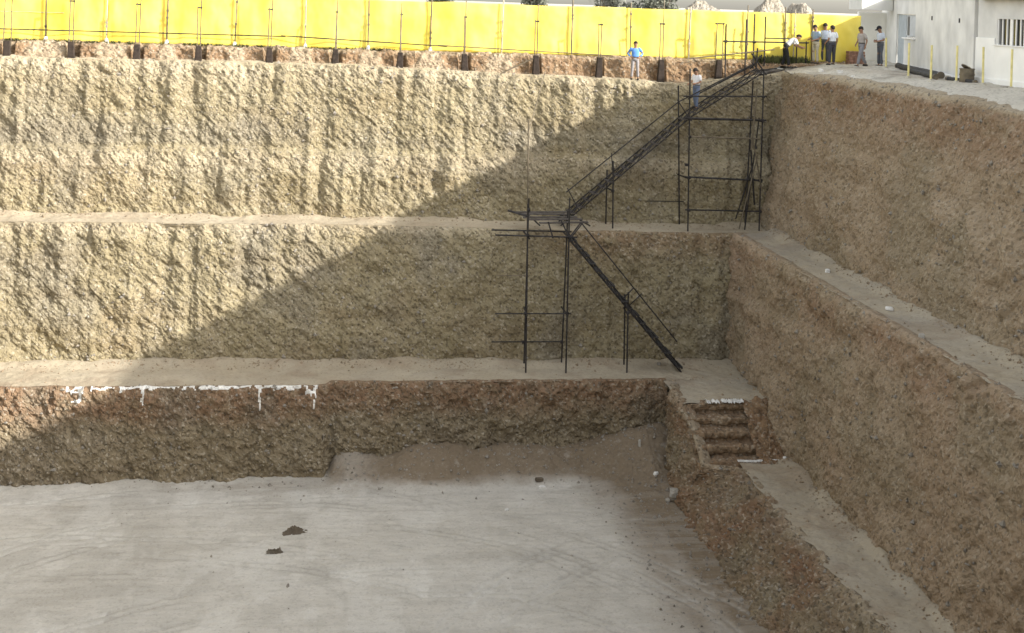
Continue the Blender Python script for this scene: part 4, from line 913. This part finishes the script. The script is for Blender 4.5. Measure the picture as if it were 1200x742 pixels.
def person(label, loc, heading, H, shirt, trouser, pose, cap=None, sleeve='short', sleeve_mat=None):
    """local frame: +Y forward, +X the figure's left-to-right; pose gives joints for a 1.75 m figure"""
    t = thing('person', label, 'person', loc, heading); t.scale = (H / 1.75,) * 3
    J = dict(pelvis=(0, 0, 0.95), waist=(0, 0.0, 1.10), chest=(0, 0.01, 1.30), neck=(0, 0.0, 1.47), head=(0, 0.03, 1.63),
             shL=(-0.185, 0, 1.42), shR=(0.185, 0, 1.42), elL=(-0.25, -0.03, 1.14), elR=(0.25, -0.03, 1.14), wrL=(-0.24, 0.08, 0.90), wrR=(0.24, 0.08, 0.90),
             hpL=(-0.095, 0, 0.92), hpR=(0.095, 0, 0.92), knL=(-0.11, 0.02, 0.50), knR=(0.11, 0.02, 0.50), anL=(-0.115, -0.02, 0.09), anR=(0.115, -0.02, 0.09))
    J.update(pose); J = {k: Vector(v) for k, v in J.items()}
    up = (J['head'] - J['neck']).normalized(); fwd = Vector((0, 1, 0)); fwd = (fwd - up * fwd.dot(up)).normalized()
    look = Vector(pose['look']).normalized() if 'look' in pose else fwd
    J.pop('look', None)
    side = look.cross(up).normalized()
    V = []; E = []; Rr = []
    def add(p_, r, par=None):
        V.append(Vector(p_)); Rr.append(r)
        if par is not None: E.append((par, len(V) - 1))
        return len(V) - 1
    pel = add(J['pelvis'], 0.12); wa = add(J['waist'], 0.115, pel); ch = add(J['chest'], 0.125, wa); nk = add(J['neck'], 0.055, ch)
    hb = add(J['neck'].lerp(J['head'], 0.45) + look * 0.01, 0.062, nk); hd = add(J['head'], 0.092, hb); ht = add(J['head'] + up * 0.085, 0.078, hd)
    add(J['head'] + look * 0.105 - up * 0.01, 0.014, hd)                       # nose
    for s in (-1, 1): add(J['head'] + side * (0.092 * s) - look * 0.005, 0.016, hd)   # ears
    for s in 'LR':
        sh = add(J['sh' + s], 0.056, ch); el = add(J['el' + s], 0.042, sh); wr = add(J['wr' + s], 0.029, el)
        d = (J['wr' + s] - J['el' + s]).normalized(); sx = -1 if s == 'L' else 1
        lat = d.cross(Vector((sx, 0.2, 0.1))).normalized(); pal = d.cross(lat).normalized()
        pm = add(J['wr' + s] + d * 0.055, 0.032, wr); 
        for k, (o_, ln) in enumerate(((-0.028, 0.068), (-0.009, 0.078), (0.01, 0.073), (0.028, 0.056))):
            k1 = add(J['wr' + s] + d * 0.095 + lat * o_, 0.0095, pm); k2 = add(J['wr' + s] + d * (0.095 + ln * 0.55) + lat * o_ * 1.1 + pal * 0.012, 0.0085, k1); add(J['wr' + s] + d * (0.095 + ln * 0.9) + lat * o_ * 1.1 + pal * 0.036, 0.0075, k2)
        th = add(J['wr' + s] + d * 0.05 - lat * 0.045, 0.011, pm); add(J['wr' + s] + d * 0.088 - lat * 0.062 + pal * 0.012, 0.009, th)
        hp = add(J['hp' + s], 0.085, pel); kn = add(J['kn' + s], 0.054, hp); an = add(J['an' + s], 0.036, kn)
        add(J['an' + s] + Vector((0, 0.13, -0.05)), 0.032, an)
    link('body', skin_mesh(V, E, Rr, pel), M['skin'], t)
    # face details
    bm = bm_new()
    for s in (-1, 1): bmesh.ops.create_icosphere(bm, subdivisions=1, radius=0.013, matrix=Matrix.Translation(J['head'] + look * 0.088 + side * 0.034 * s + up * 0.015))
    bm_done('eyes', bm, M['eye'], t)
    bm = bm_new(); bm_tube(bm, J['head'] + look * 0.088 - up * 0.055 - side * 0.024, J['head'] + look * 0.088 - up * 0.055 + side * 0.024, 0.008, 6); bm_done('mouth', bm, M['brick'], t)
    # hair: a cap of its own thickness
    bm = bm_new(); bmesh.ops.create_uvsphere(bm, u_segments=16, v_segments=10, radius=1.0)
    ctr = J['head'] + up * 0.03 - look * 0.012
    for v in list(bm.verts):
        if v.co.z < -0.25 - 0.35 * v.co.y * -1 * 0 and v.co.y > -0.2: pass
    for v in bm.verts:
        c = v.co.copy(); zlim = -0.05 + (0.30 if c.y > 0.35 else 0.0) - (0.55 if c.y < -0.1 else 0.0)
        if c.z < zlim: c.z = zlim; c.x *= 0.93; c.y *= 0.93
        v.co = ctr + side * (c.x * 0.104) + look * (c.y * 0.117) + up * (c.z * 0.118)
    bm_done('hair' if cap is None else 'cap', bm, M['hair'] if cap is None else cloth(cap), t, smooth=True)
    if cap is not None:
        bm = bm_new(); bm_box(bm, (0, 0, 0), (0.15, 0.11, 0.015)); 
        bmesh.ops.transform(bm, matrix=Matrix.Translation(ctr + look * 0.135 + up * 0.025) @ Matrix((side.to_4d(), look.to_4d(), up.to_4d(), (0, 0, 0, 1))).transposed().to_3x3().to_4x4(), verts=bm.verts); bm_done('peak', bm, cloth(cap), t, 0.004)
    # shirt: torso loft and sleeves
    sp = [J['pelvis'] + (J['waist'] - J['pelvis']) * -0.15, J['waist'], J['chest'], J['shL'].lerp(J['shR'], 0.5) + (J['neck'] - J['chest']).normalized() * 0.0, J['neck']]
    axx = (J['shR'] - J['shL']).normalized()
    rings = []
    for k, (c, rx, ry) in enumerate(zip(sp, (0.178, 0.168, 0.196, 0.19, 0.075), (0.132, 0.122, 0.138, 0.105, 0.072))):
        d = (sp[min(k + 1, 4)] - sp[max(k - 1, 0)]).normalized(); ay = d.cross(axx).normalized(); rings.append((c, rx, ry, axx, ay))
    bm = ring_loft(rings)
    for s in 'LR':
        a, e, w_ = J['sh' + s], J['el' + s], J['wr' + s]; inn = a.lerp(sp[3], 0.35)
        if sleeve == 'short': limb(bm, [inn, a, a.lerp(e, 0.5), a.lerp(e, 0.8)], [0.085, 0.082, 0.074, 0.072])
        else: limb(bm, [inn, a, a.lerp(e, 0.5), e, e.lerp(w_, 0.5), e.lerp(w_, 0.93)], [0.085, 0.08, 0.07, 0.06, 0.052, 0.045])
    o = bm_done('shirt', bm, cloth(shirt), t, smooth=True); m_ = o.modifiers.new('d', 'SUBSURF'); m_.levels = 1; m_.render_levels = 1
    # trousers
    bm = bm_new(); pz = J['pelvis']; d = (J['waist'] - J['pelvis']).normalized(); ay = d.cross(axx).normalized()
    hm = J['hpL'].lerp(J['hpR'], 0.5)
    rb = ring_loft([(hm - Vector((0, 0, 0.07)), 0.16, 0.12, axx, ay), (hm, 0.185, 0.138, axx, ay), (pz + d * 0.03, 0.182, 0.135, axx, ay), (pz + d * 0.11, 0.165, 0.122, axx, ay)])
    tmp = bpy.data.meshes.new('tmp'); rb.to_mesh(tmp); rb.free(); bm.from_mesh(tmp); bpy.data.meshes.remove(tmp)
    for s in 'LR':
        h_, k_, a_ = J['hp' + s], J['kn' + s], J['an' + s]
        limb(bm, [h_ + (h_ - k_).normalized() * 0.02, h_.lerp(k_, 0.35), k_, k_.lerp(a_, 0.5), k_.lerp(a_, 0.97)], [0.105, 0.098, 0.077, 0.072, 0.07])
    o = bm_done('trousers', bm, cloth(trouser), t, smooth=True); m_ = o.modifiers.new('d', 'SUBSURF'); m_.levels = 1; m_.render_levels = 1
    bm = ring_loft([(pz + d * 0.075, 0.176, 0.131, axx, ay), (pz + d * 0.115, 0.174, 0.129, axx, ay)]); bm_done('belt', bm, M['shoe'], t)
    for s in 'LR':
        a_ = J['an' + s]; bm = bm_new(); bmesh.ops.create_uvsphere(bm, u_segments=12, v_segments=8, radius=1)
        for v in bm.verts:
            c = v.co; v.co = Vector((a_.x + c.x * 0.052, a_.y + 0.06 + c.y * 0.145, max(a_.z - 0.09, a_.z - 0.045 + c.z * 0.055)))
        bm_done('shoe', bm, M['shoe'], t, smooth=True)
    return t
PI = math.pi
TOCAM = PI                     # figure's +Y turned towards the camera
gz = lambda x, y: float(g_height(x, y)) - 0.02
person('man in a light blue shirt standing hands on hips on the red ledge', (13.7, 56.72, float(z_lip(13.7)) + 0.01), TOCAM - 0.15, 1.74, (0.12, 0.28, 0.66), (0.27, 0.255, 0.26),
       dict(elL=(-0.36, -0.08, 1.20), wrL=(-0.20, 0.06, 1.06), elR=(0.36, -0.08, 1.20), wrR=(0.20, 0.06, 1.06), knL=(-0.12, 0.02, 0.5), anL=(-0.15, -0.01, 0.09), knR=(0.12, 0.03, 0.5), anR=(0.15, 0.0, 0.09)), sleeve='long')
person('man in a white shirt and blue jeans climbing down the upper stair flight', (16.12, 55.05, -0.72), PI / 2 + 0.5, 1.85, (0.72, 0.72, 0.74), (0.12, 0.15, 0.22),
       dict(head=(0, 0.09, 1.61), look=(0, 0.75, -0.65), elL=(-0.25, 0.02, 1.16), wrL=(-0.2, 0.26, 1.12), elR=(0.25, 0.02, 1.16), wrR=(0.2, 0.26, 1.08), knL=(-0.11, 0.07, 0.5), anL=(-0.12, 0.08, 0.09), anR=(0.12, -0.12, 0.14), knR=(0.11, 0.0, 0.52)))
person('man in a white shirt and black trousers bending forward over the guard rail', (20.95, 57.0, gz(21.2, 57.2)), -PI / 2 - 0.1, 1.85, (0.74, 0.74, 0.76), (0.02, 0.02, 0.022),
       dict(pelvis=(0, -0.06, 0.95), waist=(0, 0.05, 1.07), chest=(0, 0.22, 1.20), neck=(0, 0.38, 1.30), head=(0, 0.50, 1.38), look=(0, 0.75, -0.65), shL=(-0.185, 0.32, 1.25), shR=(0.185, 0.32, 1.25), elL=(-0.22, 0.40, 1.0), elR=(0.22, 0.44, 1.0), wrL=(-0.14, 0.62, 0.92), wrR=(0.14, 0.66, 0.94), hpL=(-0.095, -0.07, 0.92), hpR=(0.095, -0.07, 0.92), knL=(-0.11, -0.07, 0.5), knR=(0.11, 0.03, 0.5), anL=(-0.12, -0.16, 0.09), anR=(0.12, 0.08, 0.09)))
person('man in a grey blue shirt and beige trousers standing left of the pair', (22.5, 57.4, gz(22.75, 57.4)), PI / 2 + 0.4, 1.86, (0.28, 0.36, 0.46), (0.50, 0.46, 0.36),
       dict(head=(0, 0.07, 1.61), look=(0, 0.85, -0.5), wrL=(-0.16, 0.26, 1.08), wrR=(0.16, 0.26, 1.1), elL=(-0.25, 0.0, 1.15), elR=(0.25, 0.0, 1.15)))
person('man in a white shirt and dark trousers seen from behind, front of the pair', (22.95, 56.5, gz(23.3, 56.5)), 0.35, 1.84, (0.66, 0.70, 0.76), (0.06, 0.062, 0.075),
       dict(anL=(-0.15, 0.0, 0.09), anR=(0.15, 0.05, 0.09), wrL=(-0.2, 0.2, 1.0), wrR=(0.26, 0.05, 0.92)))
person('man in a pale blue shirt mostly hidden behind the man seen from behind', (23.15, 57.9, gz(23.3, 57.9)), PI - 0.5, 1.92, (0.55, 0.62, 0.74), (0.08, 0.09, 0.10), dict(head=(0, 0.07, 1.62), look=(0, 0.8, -0.6)))
person('man in a brownish grey shirt and grey trousers walking with a wide stride', (23.85, 55.3, gz(24.0, 55.3)), PI / 2 + 0.2, 1.85, (0.36, 0.33, 0.31), (0.22, 0.22, 0.24),
       dict(head=(0, 0.06, 1.62), look=(0, 0.9, -0.45), knL=(-0.10, 0.16, 0.50), anL=(-0.10, 0.24, 0.09), knR=(0.10, -0.08, 0.5), anR=(0.10, -0.34, 0.14), elL=(-0.24, -0.1, 1.15), wrL=(-0.2, -0.05, 0.92), elR=(0.24, 0.02, 1.15), wrR=(0.18, 0.15, 1.0)))
person('man in a dark cap, pale shirt and dark grey trousers before the white wall', (25.15, 56.2, gz(25.15, 56.2)), PI / 2 + 0.1, 1.9, (0.58, 0.63, 0.72), (0.10, 0.11, 0.13),
       dict(head=(0, 0.08, 1.61), look=(0, 0.8, -0.55), wrL=(-0.1, 0.2, 1.1), wrR=(0.1, 0.2, 1.12), elL=(-0.24, -0.03, 1.15), elR=(0.24, -0.03, 1.15)), cap=(0.02, 0.02, 0.025))
